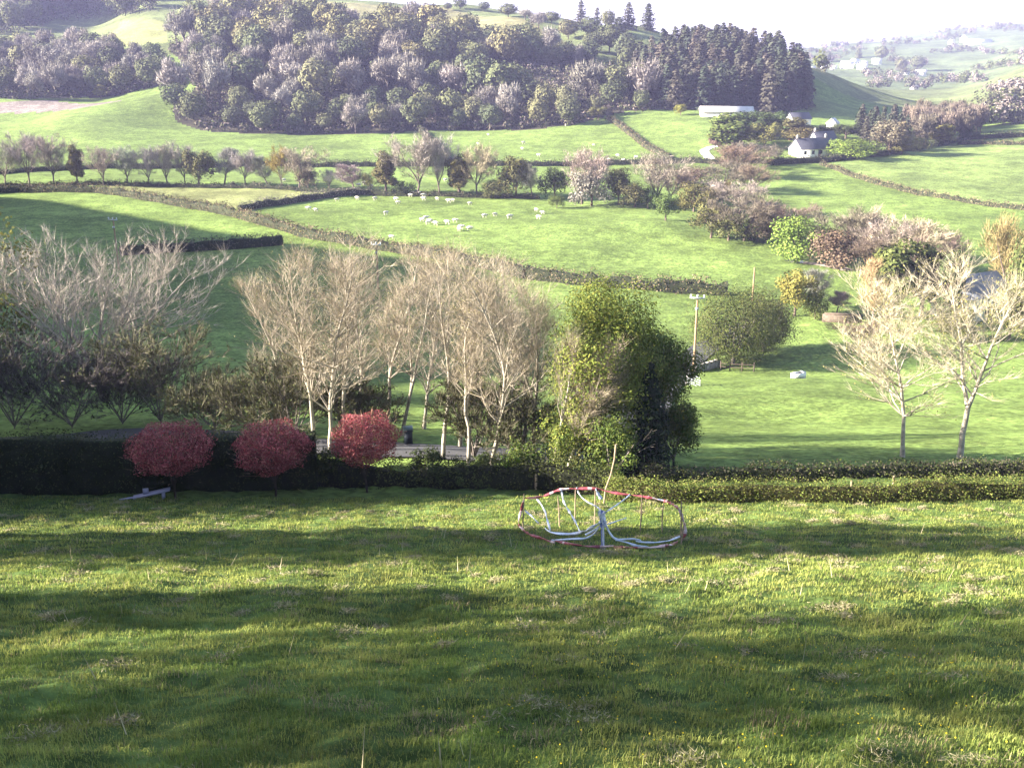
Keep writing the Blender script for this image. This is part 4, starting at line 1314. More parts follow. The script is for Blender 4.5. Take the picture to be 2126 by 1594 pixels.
# spruce stand right of the farm
SS = [(1775, 288), (1800, 304), (1900, 308), (2000, 292), (2045, 282), (2030, 262), (1950, 262), (1880, 266), (1790, 272)]
pts = scatter(SS, 6.0, 60, 12, 4000)
print('spruce stand', len(pts))
for p, x, y in pts:
    right = x > 1880
    s = rnd.uniform(0.75, 0.95) * (0.95 if right else 0.72)
    wood_tree('spruce_tree' if not right else 'brown_tree', p, 'bare' if right else 'conifer', rnd.choice([(0.17, 0.135, 0.11), (0.14, 0.12, 0.09)] if right else W_TINT['conifer']), s * (1.0 if right else 1.15), s * (1.25 if right else 1.0), ('tall brownish tree' if right else 'short dark spruce') + ' in the stand right of the farmhouse', 'trees of the stand right of the farm')

# scrub filling the floor of the woods; in the treeless gap it imitates shadow
def undergrowth():
    nr = np.random.RandomState(95)
    m = MB()
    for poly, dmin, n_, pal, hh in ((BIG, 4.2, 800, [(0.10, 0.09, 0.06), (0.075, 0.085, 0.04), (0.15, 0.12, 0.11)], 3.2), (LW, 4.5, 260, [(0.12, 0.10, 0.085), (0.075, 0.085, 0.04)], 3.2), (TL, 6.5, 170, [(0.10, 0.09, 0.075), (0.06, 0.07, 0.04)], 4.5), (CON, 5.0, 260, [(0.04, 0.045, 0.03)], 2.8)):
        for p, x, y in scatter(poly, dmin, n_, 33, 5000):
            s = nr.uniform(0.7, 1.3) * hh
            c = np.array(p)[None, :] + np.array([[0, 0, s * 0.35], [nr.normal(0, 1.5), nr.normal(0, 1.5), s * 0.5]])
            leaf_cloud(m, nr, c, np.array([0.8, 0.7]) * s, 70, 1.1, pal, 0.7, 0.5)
    tag(m.build('woodland_undergrowth', M['far_leaf']), 'tangled scrub covering the floor of the woods between the trees', None, None, 'stuff')


undergrowth()

# scattered trees and hedge lines far up the right valley: one far mass
def far_mass():
    nr = np.random.RandomState(90)
    m = MB()
    lines = [[(1670, 112), (1740, 108), (1800, 104)], [(1680, 128), (1720, 126), (1760, 122)], [(1700, 150), (1730, 148)], [(1840, 128), (1880, 130), (1925, 138)], [(1930, 112), (2000, 108), (2126, 118)], [(1830, 96), (1900, 92), (1990, 78)],
             [(1900, 74), (1960, 66), (2060, 58), (2126, 54)], [(1950, 80), (1990, 74), (2030, 68)], [(2050, 62), (2126, 66)], [(1890, 170), (1960, 174), (2040, 170)], [(2060, 196), (2126, 190)],
             [(2040, 225), (2090, 230), (2126, 225)], [(2060, 245), (2100, 255), (2126, 250)], [(1790, 160), (1850, 166), (1900, 172)], [(1830, 112), (1860, 114)], [(2020, 150), (2126, 135)], [(1860, 150), (1900, 158)], [(1690, 100), (1760, 97)], [(1780, 92), (1880, 80)],
             [(2070, 205), (2126, 200)], [(2060, 270), (2126, 262)]]
    for ln in lines:
        for a, b_ in zip(ln[:-1], ln[1:]):
            n = int(math.hypot(b_[0] - a[0], b_[1] - a[1]) / 7)
            for i in range(n):
                t = (i + nr.uniform(0, 1)) / max(n, 1)
                p = cast(a[0] + (b_[0] - a[0]) * t, a[1] + (b_[1] - a[1]) * t + nr.normal(0, 2), 450)
                s = nr.uniform(0.5, 1.25)
                c = np.array(p)[None, :] + np.array([[0, 0, 4.5 * s], [nr.normal(0, 2), 0, 6 * s], [nr.normal(0, 3), 1, 4 * s]])
                pal = [(0.085, 0.085, 0.05)] if nr.uniform() < 0.4 else ([(0.22, 0.185, 0.165)] if nr.uniform() < 0.6 else [(0.10, 0.115, 0.045)])
                leaf_cloud(m, nr, c, np.array([3.6, 3.2, 3.4]) * s, 130, 1.5 * s, pal, 0.75, 0.5)
    o = m.build('far_woodland', M['far_leaf'])
    tag(o, 'hazy hedges and copses far up the valley on the right', None, None, 'stuff')


far_mass()
# two cypress-like trees above the village stand apart
for px, py, top, w, lab in ((1782, 121, 96, 17, 'dark pointed tree above the left white village house'), (1829, 126, 96, 30, 'dark broad tree above the right white village house'), (1870, 148, 122, 26, 'dark tree left of the white house lower in the village'), (1905, 146, 116, 36, 'rounded tree behind the white house lower in the village'), (1715, 130, 108, 24, 'green tree at the left end of the village')):
    b = cast(px, py, 700)
    wood_tree('village_tree', b, 'conifer' if w < 20 else 'leafy', W_TINT['leafy'][0], w * mpp(b.y, 100) / (6 if w < 20 else 10.4), (at(px, top, b.y) - b).z / (16 if w < 20 else 10.6), lab, 'trees in the far village')
print('woods done')


# ------------------------------------------------------------------ buildings
def house(name, label, loc, L, Wd, wall, roof_h, rz, wallm='white', roofm='slate', chimneys=0, windows=0, group=None, cat='house', simple=False, door=True):
    """gabled house, long axis local x; windows on the long sides"""
    o = empty(name, loc, label, cat, group, rz)
    m = MB()
    x, y = L / 2, Wd / 2
    m.add([(-x, -y, -1.5), (x, -y, -1.5), (x, y, -1.5), (-x, y, -1.5), (-x, -y, wall), (x, -y, wall), (x, y, wall), (-x, y, wall), (-x, 0, wall + roof_h), (x, 0, wall + roof_h)],
          [(0, 1, 5, 4), (1, 2, 6, 5), (2, 3, 7, 6), (3, 0, 4, 7)])
    m.add([(-x, -y, wall), (-x, y, wall), (-x, 0, wall + roof_h), (x, -y, wall), (x, y, wall), (x, 0, wall + roof_h)], [(0, 2, 1), (3, 4, 5)])
    m.build('wall', M[wallm], o)
    r = MB()
    e, th_ = 0.35, 0.16
    sl = roof_h / y
    for s in (-1, 1):
        a = [(-x - e, s * (y + e), wall - sl * e), (x + e, s * (y + e), wall - sl * e), (x + e, 0, wall + roof_h), (-x - e, 0, wall + roof_h)]
        b = [(p[0], p[1], p[2] + th_) for p in a]
        r.add(a + b, [(0, 1, 2, 3), (4, 5, 6, 7), (0, 1, 5, 4), (1, 2, 6, 5), (3, 0, 4, 7)])
    ro = r.build('roof', M[roofm], o)
    for k in range(chimneys):
        c = MB()
        cx = (-x + 0.6) if k == 0 else (x - 0.6)
        c.box((cx, 0, wall + roof_h + 0.45), (0.7, 0.6, 1.3))
        c.box((cx, 0, wall + roof_h + 1.2), (0.3, 0.3, 0.3))
        c.build('chimney', M['stone'], ro)
    for k in range(windows):
        for s in (-1, 1):
            for lev in ((1.3,) if wall < 4 else (1.3, 3.7)):
                wx = -x + L * (k + 0.5) / windows
                f = MB()
                f.box((wx, s * (y + 0.03), lev), (1.1, 0.08, 1.2))
                fo = f.build('window', M['pale'], o)
                g = MB(); g.box((wx, s * (y + 0.06), lev), (0.9, 0.06, 1.0)); g.build('pane', M['glass'], fo)
    if door and not simple:
        d = MB(); d.box((L * 0.08, -(y + 0.05), 1.0), (1.0, 0.1, 2.0)); d.build('door', M['dark'], o)
    return o


b = cast(1650, 327)
house('farmhouse', 'white farmhouse with bright gable end and slate roof among the valley trees', seat(b.x + 6.0, b.y + 4.0), 12.5, 6.4, 2.5, 2.9, R(24), chimneys=2, windows=4)
b = cast(1722, 318)
house('farm_wing', 'smaller slate-roofed building with a little white gable behind the farmhouse', seat(b.x, b.y + 9.0), 8, 5.2, 2.8, 2.6, R(24), chimneys=1, windows=2, cat='house')
b = cast(1510, 243)
house('long_shed', 'long pale-roofed farm shed below the conifer plantation', seat(b.x, b.y + 3), 20.5, 7.5, 1.8, 1.7, R(-3), 'pale', 'pale', cat='shed', door=False)
b = cast(1661, 262)
house('small_barn', 'small slate-roofed barn between trees behind the farmhouse', seat(b.x, b.y + 3), 8, 5, 2.6, 2.0, R(18), chimneys=0, windows=1, cat='barn')
b = cast(1731, 272)
house('small_house', 'small bright white house on the slope right of the slate barn', seat(b.x, b.y + 2), 4.2, 3.6, 2.7, 1.6, R(60), 'white', 'pale', windows=1)
b = cast(2010, 655)
house('cottage', 'white cottage with slate roof half hidden behind the white-barked bare tree', seat(b.x, b.y), 9, 6, 3.6, 2.4, R(28), 'white', 'blue_slate', chimneys=1, windows=3)
vil = [(1775, 133, 14, 'left one of the two large white village houses'), (1820, 133, 15, 'right one of the two large white village houses'), (1795, 134, 9, 'small white house between the two large village houses'),
       (1685, 148, 13, 'white house beside the plantation edge at the left end of the village'), (1710, 142, 9, 'small white house at the left of the village green'), (1730, 144, 11, 'low white house at the village middle'),
       (1758, 142, 20, 'long low white roof in the village'), (1790, 144, 16, 'long low pale house below the large white ones'), (1911, 158, 18, 'white house set lower than the rest of the village'), (1882, 156, 8, 'tiny pale house left of the lower white house'), (1898, 186, 12, 'pale shed below the lower white house')]
for px, py, w, lab in vil:
    b = cast(px, py, 700)
    k = 1.25 * w * mpp(b.y, 140)
    house('village_house', lab, b, k, k * 0.62, k * 0.36, k * 0.2, R(rnd.uniform(-25, 25)), 'white', 'pale', windows=2, group='white houses of the far village', simple=True)
b = cast(2030, 92, 900)
house('far_barn', 'long white barn high on the far right hillside', b, 52 * mpp(b.y, 90), 14, 4, 3, R(-4), 'white', 'pale', cat='barn', door=False)
b = cast(2000, 88, 900)
house('far_farmhouse', 'white house at the left end of the far right barn', b, 10, 9, 6, 4, R(80), 'white', 'pale', windows=2)
b = cast(1975, 92, 900)
house('far_cottage', 'tiny white house left of the far right barn', b, 7, 6, 4, 3, R(20), 'white', 'pale', windows=1)


# ------------------------------------------------------------------ poles, wall, gate, trough, bin
def utility_pole(px, py, top, arm, label, base=None):
    b = base or cast(px, py)
    h = (at(px, top, b.y) - b).z
    o = empty('utility_pole', b, label, 'utility pole', 'utility poles across the valley', R(-12))
    p = MB(); p.path([(0, 0, -0.3), (0, 0, h * 0.5), (0, 0, h)], [0.17, 0.145, 0.115], 10); p.build('pole', M['pole'], o, smooth=True)
    if arm:
        a = MB(); a.box((0, -0.16, h - 0.35), (1.7, 0.12, 0.16)); ao = a.build('crossarm', M['metal'], o)
        for s in (-0.75, 0, 0.75):
            i = MB(); i.path([(s, -0.16, h - 0.27), (s, -0.16, h - 0.12), (s, -0.16, h + 0.06)], [0.05, 0.11, 0.07], 8); i.build('insulator', M['ceramic'], ao)
        f = MB(); f.box((0, -0.2, h - 1.6), (0.35, 0.25, 0.3)); f.build('fitting', M['metal'], o)
    return o


utility_pole(1440, 772, 612, True, 'tall wooden utility pole with white insulators at the bend of the lane')
b = cast(1562, 625)
utility_pole(1562, 625, 555, False, 'plain pole sticking up behind the round field trees', b)
utility_pole(247, 560, 452, True, 'shaded utility pole with crossarm over the spreading tree on the left')
utility_pole(785, 600, 503, True, 'utility pole with pale crossarm above the middle of the bare tree row')


def fence_posts():
    spots = [(1765, 1024, 998, 'short wooden post in front of the clipped hedge'), (1851, 1028, 988, 'taller grey wooden post in front of the clipped hedge below the dark-trunked tree'),
             (1318, 1020, 992, 'short pale post at the left end of the clipped hedge'), (1112, 1016, 985, 'thin post before the dark shrub left of the ribbon ring'), (737, 1012, 985, 'thin post in the shade under the third red shrub'), (924, 1012, 985, 'thin post in the shade below the narrow V tree')]
    for px, py, top, lab in spots:
        b = cast(px, py)
        h = (at(px, top, b.y) - b).z
        m = MB(); m.path([(0, 0, -0.2), (0.02, 0, h * 0.6), (0.01, 0, h)], [0.05, 0.05, 0.045], 8)
        m.path([(0.01, 0, h), (0.01, 0, h + 0.03)], [0.045, 0.0], 8)
        tag(m.build('fence_post', M['wood'], None, b), lab, 'fence post', 'fence posts along the hedges')


fence_posts()


def stone_wall(name, label, pix, h, w, mat, step=0.7):
    pts = dense([cast(*p) for p in pix], step)
    m = MB(); nr = np.random.RandomState(5)
    for a, c in zip(pts[:-1], pts[1:]):
        mid = (a + c) / 2
        d = c - a
        m.box((mid.x, mid.y, gz(mid.x, mid.y) + h / 2 - 0.15), (d.length * 0.98, w, h + 0.3 + nr.uniform(-0.05, 0.05)), math.atan2(d.y, d.x))
        m.box((mid.x, mid.y, gz(mid.x, mid.y) + h + 0.08), (d.length * 0.9, w * 1.15, 0.12), math.atan2(d.y, d.x))
    return tag(m.build(name, mat), label, 'wall')


stone_wall('bridge_parapet', 'low grey parapet wall at the foot of the utility pole', [(1440, 772), (1465, 768), (1493, 760)], 0.75, 0.35, M['stone'])
stone_wall('brown_wall', 'brown stone wall of the yard behind the round field trees', [(1706, 668), (1790, 670)], 1.2, 0.4, M['brown_stone'], 100.0)


def rail_fence():
    pts = [cast(1496, 768), cast(1515, 770), cast(1540, 771), cast(1565, 772)]
    o = empty('rail_fence', pts[0], 'dark wooden rail fence at the foot of the big olive-green tree', 'fence')
    for p in pts:
        m = MB(); q = p - pts[0]; m.box((q.x, q.y, q.z + 0.5), (0.12, 0.12, 1.2)); m.build('post', M['rail'], o)
    for a, c in zip(pts[:-1], pts[1:]):
        for z in (0.45, 0.85):
            m = MB(); q, r_ = a - pts[0], c - pts[0]
            m.path([(q.x, q.y - 0.08, q.z + z), (r_.x, r_.y - 0.08, r_.z + z)], 0.045, 6); m.build('rail', M['rail'], o)


rail_fence()


def field_gate():
    b = cast(1428, 800)
    o = empty('field_gate', b, 'small pale metal gate standing open between the lane and field', 'gate', None, R(-62))
    h, L = 1.25, 1.9
    f = MB()
    for (a, c) in (((0, 0, .1), (0, 0, h)), ((L, 0, .1), (L, 0, h)), ((0, 0, h), (L, 0, h)), ((0, 0, .12), (L, 0, .12))):
        f.path([a, c], 0.04, 8)
    f.build('frame', M['metal'], o)
    for z in (0.35, 0.55, 0.78, 1.0):
        m = MB(); m.path([(0.04, 0, z), (L - 0.04, 0, z)], 0.03, 6); m.build('bar', M['metal'], o)
    m = MB(); m.box((-0.15, 0, 0.65), (0.2, 0.2, 1.6)); m.build('gate_post', M['pale'], o)


field_gate()


def trough():
    b = cast(1657, 785)
    o = empty('water_trough', b, 'white water trough on the edge of the tree shadow in the right field', 'trough', None, R(28))
    m = MB(); L, w, h, t = 1.5, 0.7, 0.55, 0.05
    m.box((0, 0, 0.06), (L, w, 0.1))
    m.box((0, -w / 2 + t / 2, h / 2 + 0.06), (L, t, h)); m.box((0, w / 2 - t / 2, h / 2 + 0.06), (L, t, h))
    m.box((-L / 2 + t / 2, 0, h / 2 + 0.06), (t, w - 2 * t - 0.004, h)); m.box((L / 2 - t / 2, 0, h / 2 + 0.06), (t, w - 2 * t - 0.004, h))
    m.build('basin', M['white'], o)
    m = MB(); m.box((0, 0, h - 0.06), (L - 2 * t - 0.01, w - 2 * t - 0.01, 0.02)); m.build('water', M['river'], o)
    m = MB(); m.box((L / 2 - 0.16, 0, h + 0.1), (0.28, w * 0.9, 0.06)); m.build('cover', M['metal'], o)


trough()


def wheelie_bin():
    b = cast(848, 924)
    o = empty('wheelie_bin', b, 'dark wheelie bin with pale lid standing beside the lane', 'bin', None, R(10))
    m = MB(); m.box((0, 0, 0.50), (0.42, 0.46, 0.86), 0, taper=1.0); m.box((0, -0.24, 0.86), (0.5, 0.06, 0.06)); m.build('body', M['dark'], o)
    m = MB(); m.box((0, 0, 0.96), (0.50, 0.56, 0.05)); m.box((0, -0.02, 1.0), (0.42, 0.44, 0.04)); m.box((0, 0.29, 0.95), (0.36, 0.05, 0.05)); m.build('lid', M['binlid'], o)
    for s in (-0.2, 0.2):
        m = MB(); m.tubes([(s - 0.03, 0.2, 0.1)], [(s + 0.03, 0.2, 0.1)], 0.1, 0.1, 12); m.build('wheel', M['dark'], o)


wheelie_bin()


def plank():
    a, c = cast(268, 1026), cast(354, 1020)
    k = 26.0
    mid = cast(316, 1034)
    o = empty('tilted_plank', mid, 'pale tilted plank with a short upright block on the grass before the dark hedge', 'plank', None, R(14))
    m = MB(); m.box((0.0, 0, 0.22), (1.45, 0.34, 0.06), 0, tilt=(R(-9), 'Y')); m.build('board', M['lilac'], o)
    m = MB(); m.box((-0.22, 0.04, 0.30), (0.22, 0.10, 0.26), 0.2); m.build('upright_block', M['lilac'], o)
    m = MB(); m.box((0.45, 0, 0.10), (0.12, 0.3, 0.32)); m.build('leg', M['lilac'], o)
    m = MB(); m.box((-0.95, 0, 0.09), (0.6, 0.1, 0.05), 0, tilt=(R(-6), 'Y')); m.build('handle', M['lilac'], o)


plank()


# ------------------------------------------------------------------ the ring of stakes, tape and ribbons
def ribbon_mesh(m, pts, width, mats, nr, twist=0.5, seglen=0.10, th=0.012):
    """twisted flat plastic strip along pts; MATS: weights of material numbers by stretch"""
    pts = dense(smooth_pts([Vector(p) for p in pts], 2), seglen)
    n = len(pts)
    a = nr.uniform(0, 6.28)
    prev = None
    mat = mats[0]
    for i, p in enumerate(pts):
        d = pts[min(i + 1, n - 1)] - pts[max(i - 1, 0)]
        d.normalize()
        ref = Vector((0, 0, 1)) if abs(d.z) < 0.9 else Vector((0, 1, 0))
        u = d.cross(ref).normalized(); w = d.cross(u)
        a += twist * nr.uniform(0.2, 1.6)
        ww = width * nr.uniform(0.65, 1.15)
        s = (u * math.cos(a) + w * math.sin(a)) * ww / 2
        t = (w * math.cos(a) - u * math.sin(a)) * max(th, ww * 0.12)
        ring = [p + s + t, p - s + t, p - s - t, p + s - t]
        if nr.uniform() < 0.3:
            mat = mats[nr.randint(0, len(mats))]
        if prev:
            v = prev + ring
            m.add([tuple(q) for q in v], [(0, 1, 5, 4), (1, 2, 6, 5), (2, 3, 7, 6), (3, 0, 4, 7)], (1, 1, 1), mat)
        prev = ring


def ribbon_ring():
    nr = np.random.RandomState(77)
    c0 = cast(1252, 1128)
    o = empty('ribbon_ring', c0, 'ring of thin stakes strung with red tape and white ribbons round a wrapped post', 'ribbon ring')
    L = lambda p: Vector(p) - c0
    stakes = [((1088, 1025), (1085, 1099)), ((1158, 1029), (1162, 1094)), ((1195, 1014), (1194, 1090)), ((1236, 1014), (1234, 1094)), ((1333, 1026), (1329, 1102)), ((1378, 1043), (1375, 1104)), ((1415, 1040), (1413, 1122)), ((1421, 1086), (1414, 1130))]
    for (t, b_) in stakes:
        bp = cast(*b_)
        tp = at(t[0], t[1], bp.y)
        m = MB(); m.path([L(bp) - Vector((0, 0, 0.15)), L(bp.lerp(tp, 0.5)) + Vector((nr.normal(0, 0.015), 0, 0)), L(tp)], [0.024, 0.022, 0.018], 7)
        m.build('stake', M['wood'], o, smooth=True)
    yb, yf = cast(1195, 1092).y, cast(1250, 1139).y      # back and front of the ring
    ym = (yb + yf) / 2
    ylf, yrt = cast(1085, 1099).y, cast(1413, 1122).y
    def pl(seq):
        return [L(at(x, y, Y)) for x, y, Y in seq]
    m = MB()
    ribbon_mesh(m, pl([(1092, 1034, ylf), (1113, 1033, yb - .2), (1130, 1030, yb - .1), (1160, 1016, yb), (1180, 1015, yb), (1195, 1014, yb), (1235, 1014, yb), (1255, 1018, yb), (1285, 1025, yb - .2), (1310, 1027, yb - .3), (1335, 1030, yb - .5), (1365, 1037, yb - .6), (1385, 1040, yb - .6), (1405, 1050, yrt), (1414, 1065, yrt), (1418, 1080, yrt), (1425, 1100, yrt - .1), (1418, 1120, yrt - .15), (1404, 1131, yrt - .2)]), 0.10, [0, 0, 1, 0, 1], nr, 0.35, 0.09)
    ribbon_mesh(m, pl([(1088, 1036, ylf), (1081, 1063, ylf), (1075, 1085, ylf - .05), (1084, 1098, ylf - .25), (1100, 1109, cast(1100, 1119).y), (1120, 1116, cast(1120, 1125).y), (1140, 1122, cast(1140, 1130).y), (1152, 1126, cast(1152, 1132).y)]), 0.10, [0, 1, 0], nr, 0.35, 0.11)
    m.build('red_tape', [M['red_tape'], M['pink_tape']], o)
    for seq in ([(1148, 1126), (1175, 1134), (1210, 1139)], [(1276, 1141), (1292, 1143), (1312, 1143)], [(1382, 1140), (1396, 1136), (1406, 1131)], [(1208, 1139), (1240, 1141), (1278, 1140)], [(1308, 1143), (1350, 1143), (1386, 1138)]):
        m = MB()
        ribbon_mesh(m, [L(cast(*q)) + Vector((0, 0, 0.09)) for q in seq], 0.09, [0, 0, 1], nr, 0.3, 0.10)
        m.build('fallen_tape', [M['red_tape'], M['pink_tape']], o)
    yp = cast(1252, 1139).y
    rb = [([(1113, 1033, yb - .2), (1130, 1055, yb - .5), (1137, 1082, ym), (1142, 1101, ym - .2)], .05),
          ([(1164, 1014, yb), (1170, 1043, yb - .1), (1180, 1058, yb - .3), (1195, 1083, ym), (1204, 1103, ym - .2)], .06),
          ([(1197, 1012, yb), (1204, 1030, yb), (1225, 1045, yb - .3), (1240, 1051, ym), (1248, 1060, yp)], .05),
          ([(1235, 1013, yb), (1241, 1024, yb), (1249, 1036, yb)], .09),
          ([(1308, 1027, yb - .3), (1285, 1045, ym), (1258, 1063, yp)], .045),
          ([(1090, 1060, ylf), (1105, 1072, ylf), (1118, 1086, ym)], .04),
          ([(1132, 1097, ym - .4), (1145, 1106, ym - .6), (1175, 1109, ym - .7), (1205, 1106, ym - .8), (1225, 1097, yp), (1242, 1086, yp)], .075),
          ([(1145, 1121, yp - .1), (1195, 1118, yp - .1), (1215, 1118, yp - .1), (1232, 1110, yp), (1243, 1094, yp)], .05),
          ([(1258, 1090, yp), (1266, 1107, yp), (1278, 1121, yp), (1310, 1118, yp + .1), (1330, 1121, yp + .2)], .055),
          ([(1278, 1121, yp), (1300, 1125, yp), (1318, 1132, yp), (1335, 1134, yp), (1362, 1137, yp)], .05),
          ([(1320, 1123, yp + .2), (1350, 1127, yp + .2), (1385, 1124, yp + .4), (1412, 1113, yrt)], .045),
          ([(1385, 1040, yb - .6), (1365, 1036, yb - .6), (1345, 1031, yb - .5)], .06),
          ([(1105, 1123, ym - .6), (1122, 1119, ym - .5)], .03), ([(1262, 1088, yp), (1285, 1080, yp + .5), (1300, 1075, ym)], .03),
          ([(1215, 1110, yp), (1235, 1100, yp), (1246, 1090, yp)], .05)]
    for seq, w in rb:
        m = MB(); ribbon_mesh(m, pl(seq), w * 1.25, [0], nr, 0.25, 0.09)
        m.build('ribbon', [M['ribbon']], o)
    bp, tp = cast(1252, 1139), at(1250, 1060, yp)
    m = MB(); m.path([L(bp) - Vector((0, 0, 0.1)), L(bp.lerp(tp, 0.5)), L(tp)], [0.05, 0.045, 0.04], 8); po = m.build('centre_post', M['blue_ribbon'], o, smooth=True)
    m = MB()
    for k in range(9):
        y0 = 1058 + nr.uniform(0, 10); y1 = 1084 + nr.uniform(0, 12)
        ribbon_mesh(m, pl([(1250 + nr.uniform(-7, 7), y0, yp - .06), (1251 + nr.uniform(-9, 9), (y0 + y1) / 2, yp - .08), (1250 + nr.uniform(-9, 9), y1, yp - .07)]), 0.085, [0, 0, 0, 0, 1], nr, 0.4, 0.07)
    ribbon_mesh(m, pl([(1250, 1080, yp - .07), (1253, 1105, yp - .07), (1252, 1125, yp - .07), (1255, 1139, yp - .07)]), 0.05, [0], nr, 0.3, 0.07)
    m.build('ribbon_bundle', [M['ribbon'], M['blue_ribbon']], po)


ribbon_ring()
bp = cast(1253, 1046); tp = at(1279, 922, bp.y)
m = MB(); m.path([Vector((0, 0, -0.2)), (tp - bp) * 0.25 + Vector((-0.04, 0, 0)), (tp - bp) * 0.5 + Vector((0.05, 0, 0)), (tp - bp) * 0.75 + Vector((0.06, 0, 0)), tp - bp], [0.036, 0.033, 0.032, 0.033, 0.04], 8)
tag(m.build('leaning_pole', M['wood'], None, bp, smooth=True), 'crooked slender wooden pole leaning behind the ribbon ring', 'pole')


# ------------------------------------------------------------------ sheep
def sheep_mesh(lamb=False):
    """one woolly body with legs and head; stands on z = 0, faces +x"""
    bm = MB()
    nr = np.random.RandomState(3)
    def blob(c, r, mat, n=10, k=6, lump=0.05):
        v, f = [], []
        for i in range(k + 1):
            th_ = math.pi * i / k
            for j in range(n):
                ph = 2 * math.pi * j / n
                q = 1 + nr.uniform(-lump, lump)
                v.append((c[0] + r[0] * q * math.cos(th_), c[1] + r[1] * q * math.sin(th_) * math.cos(ph), c[2] + r[2] * q * math.sin(th_) * math.sin(ph)))
        for i in range(k):
            for j in range(n):
                f.append((i * n + j, i * n + (j + 1) % n, (i + 1) * n + (j + 1) % n, (i + 1) * n + j))
        bm.add(v, f, (1, 1, 1), mat)
    blob((0, 0, 0.62), (0.58, 0.27, 0.29), 0, 12, 9)
    blob((0.50, 0, 0.66), (0.22, 0.16, 0.19), 0)
    blob((0.70, 0, 0.60), (0.17, 0.085, 0.10), 1, 8, 5, 0.02)
    blob((-0.58, 0, 0.6), (0.09, 0.05, 0.14), 0, 7, 4)
    for x in (-0.36, 0.34):
        for y in (-0.13, 0.13):
            bm.path([(x, y, 0.5), (x + (0.04 if x < 0 else -0.01), y, 0.24), (x, y, 0.0)], [0.085, 0.045, 0.04], 6, (1, 1, 1), 1)
    for y in (-0.1, 0.1):
        blob((0.60, y * 1.15, 0.68), (0.035, 0.08, 0.03), 1, 6, 4, 0.0)
    return bm.mesh('sheep', [M['wool'], M['face']], True)


SH = sheep_mesh()
flock = [(876, 458), (884, 455), (893, 461), (905, 466), (888, 464), (929, 464), (945, 460), (957, 474), (953, 478), (975, 477), (1006, 450), (1028, 447), (1113, 437), (1127, 443), (1118, 453), (641, 434), (656, 437), (801, 444), (813, 494),
         (826, 422), (822, 415), (932, 419), (976, 424), (908, 414), (880, 414), (940, 417), (1058, 452), (742, 413), (779, 414), (700, 416)]
far_flock = [(1014, 280), (993, 299), (1087, 297), (1084, 309), (1118, 323), (1233, 302), (1265, 333), (1283, 324), (1274, 335), (1318, 330), (1320, 327), (1295, 334), (1305, 335), (1080, 336)]
strip_flock = [(757, 382), (770, 388), (745, 386), (947, 362), (938, 364), (925, 375), (700, 372), (590, 375)]
feeder = [(858, 404), (865, 400), (872, 404), (880, 407), (852, 407)]
def place_sheep(lst, where, grp, scale=1.0):
    order = sorted(lst, key=lambda p: p[0])
    for i, (px, py) in enumerate(order):
        p = cast(px, py + 2)
        o = bpy.data.objects.new('sheep', SH)
        scn.collection.objects.link(o)
        o.location = p
        s = scale * rnd.uniform(0.95, 1.25)
        o.scale = (s, s, s)
        o.rotation_euler = (0, 0, rnd.choice([0, math.pi]) + rnd.uniform(-0.9, 0.9))
        tag(o, f'white sheep {where}, {nth(i + 1)} from the left', 'sheep', grp)
place_sheep(flock, 'grazing in the bright middle field', 'sheep in the middle field', 0.9)
place_sheep(far_flock, 'on the slope below the big wood', 'sheep on the far slope', 0.95)
place_sheep(strip_flock, 'in the strip between the two long hedges', 'sheep between the long hedges', 0.95)
place_sheep(feeder, 'crowding under the forked riverside tree', 'sheep under the forked tree', 1.0)


# ------------------------------------------------------------------ trees out of the picture on the left whose shade falls across the slope
SHADE = [(-34, 23.0, 17, 5.6, 'bush'), (-36, 26.0, 15.5, 4.6, 'bush'), (-28, 14.4, 9.0, 4.4, 'bush'), (-24, 7.2, 9.6, 6.5, 'bush'), (-25, 2.6, 11, 6, 'bush'), (-38, 35.2, 10.5, 8, 'bush'), (-36, 39, 12, 7, 'round'), (-33, 11.0, 14, 4, 'bare')]
for i, (x, y, h, w, k) in enumerate(SHADE):
    tm, cm, (ew, eh) = PROTO[k][i % 2]
    o = empty('slope_tree', seat(x, y), f'{nth(i + 1)} tree up the slope beyond the left edge of the photo', 'tree', 'trees beyond the left edge')
    o.scale = (w / ew, w / ew, h / eh)
    for nm, me in (('trunk', tm), ('crown', cm)):
        c = bpy.data.objects.new(nm, me); scn.collection.objects.link(c); c.parent = o
        c.color = (0.11, 0.13, 0.04, 1) if nm == 'crown' else (0.25, 0.2, 0.17, 1)


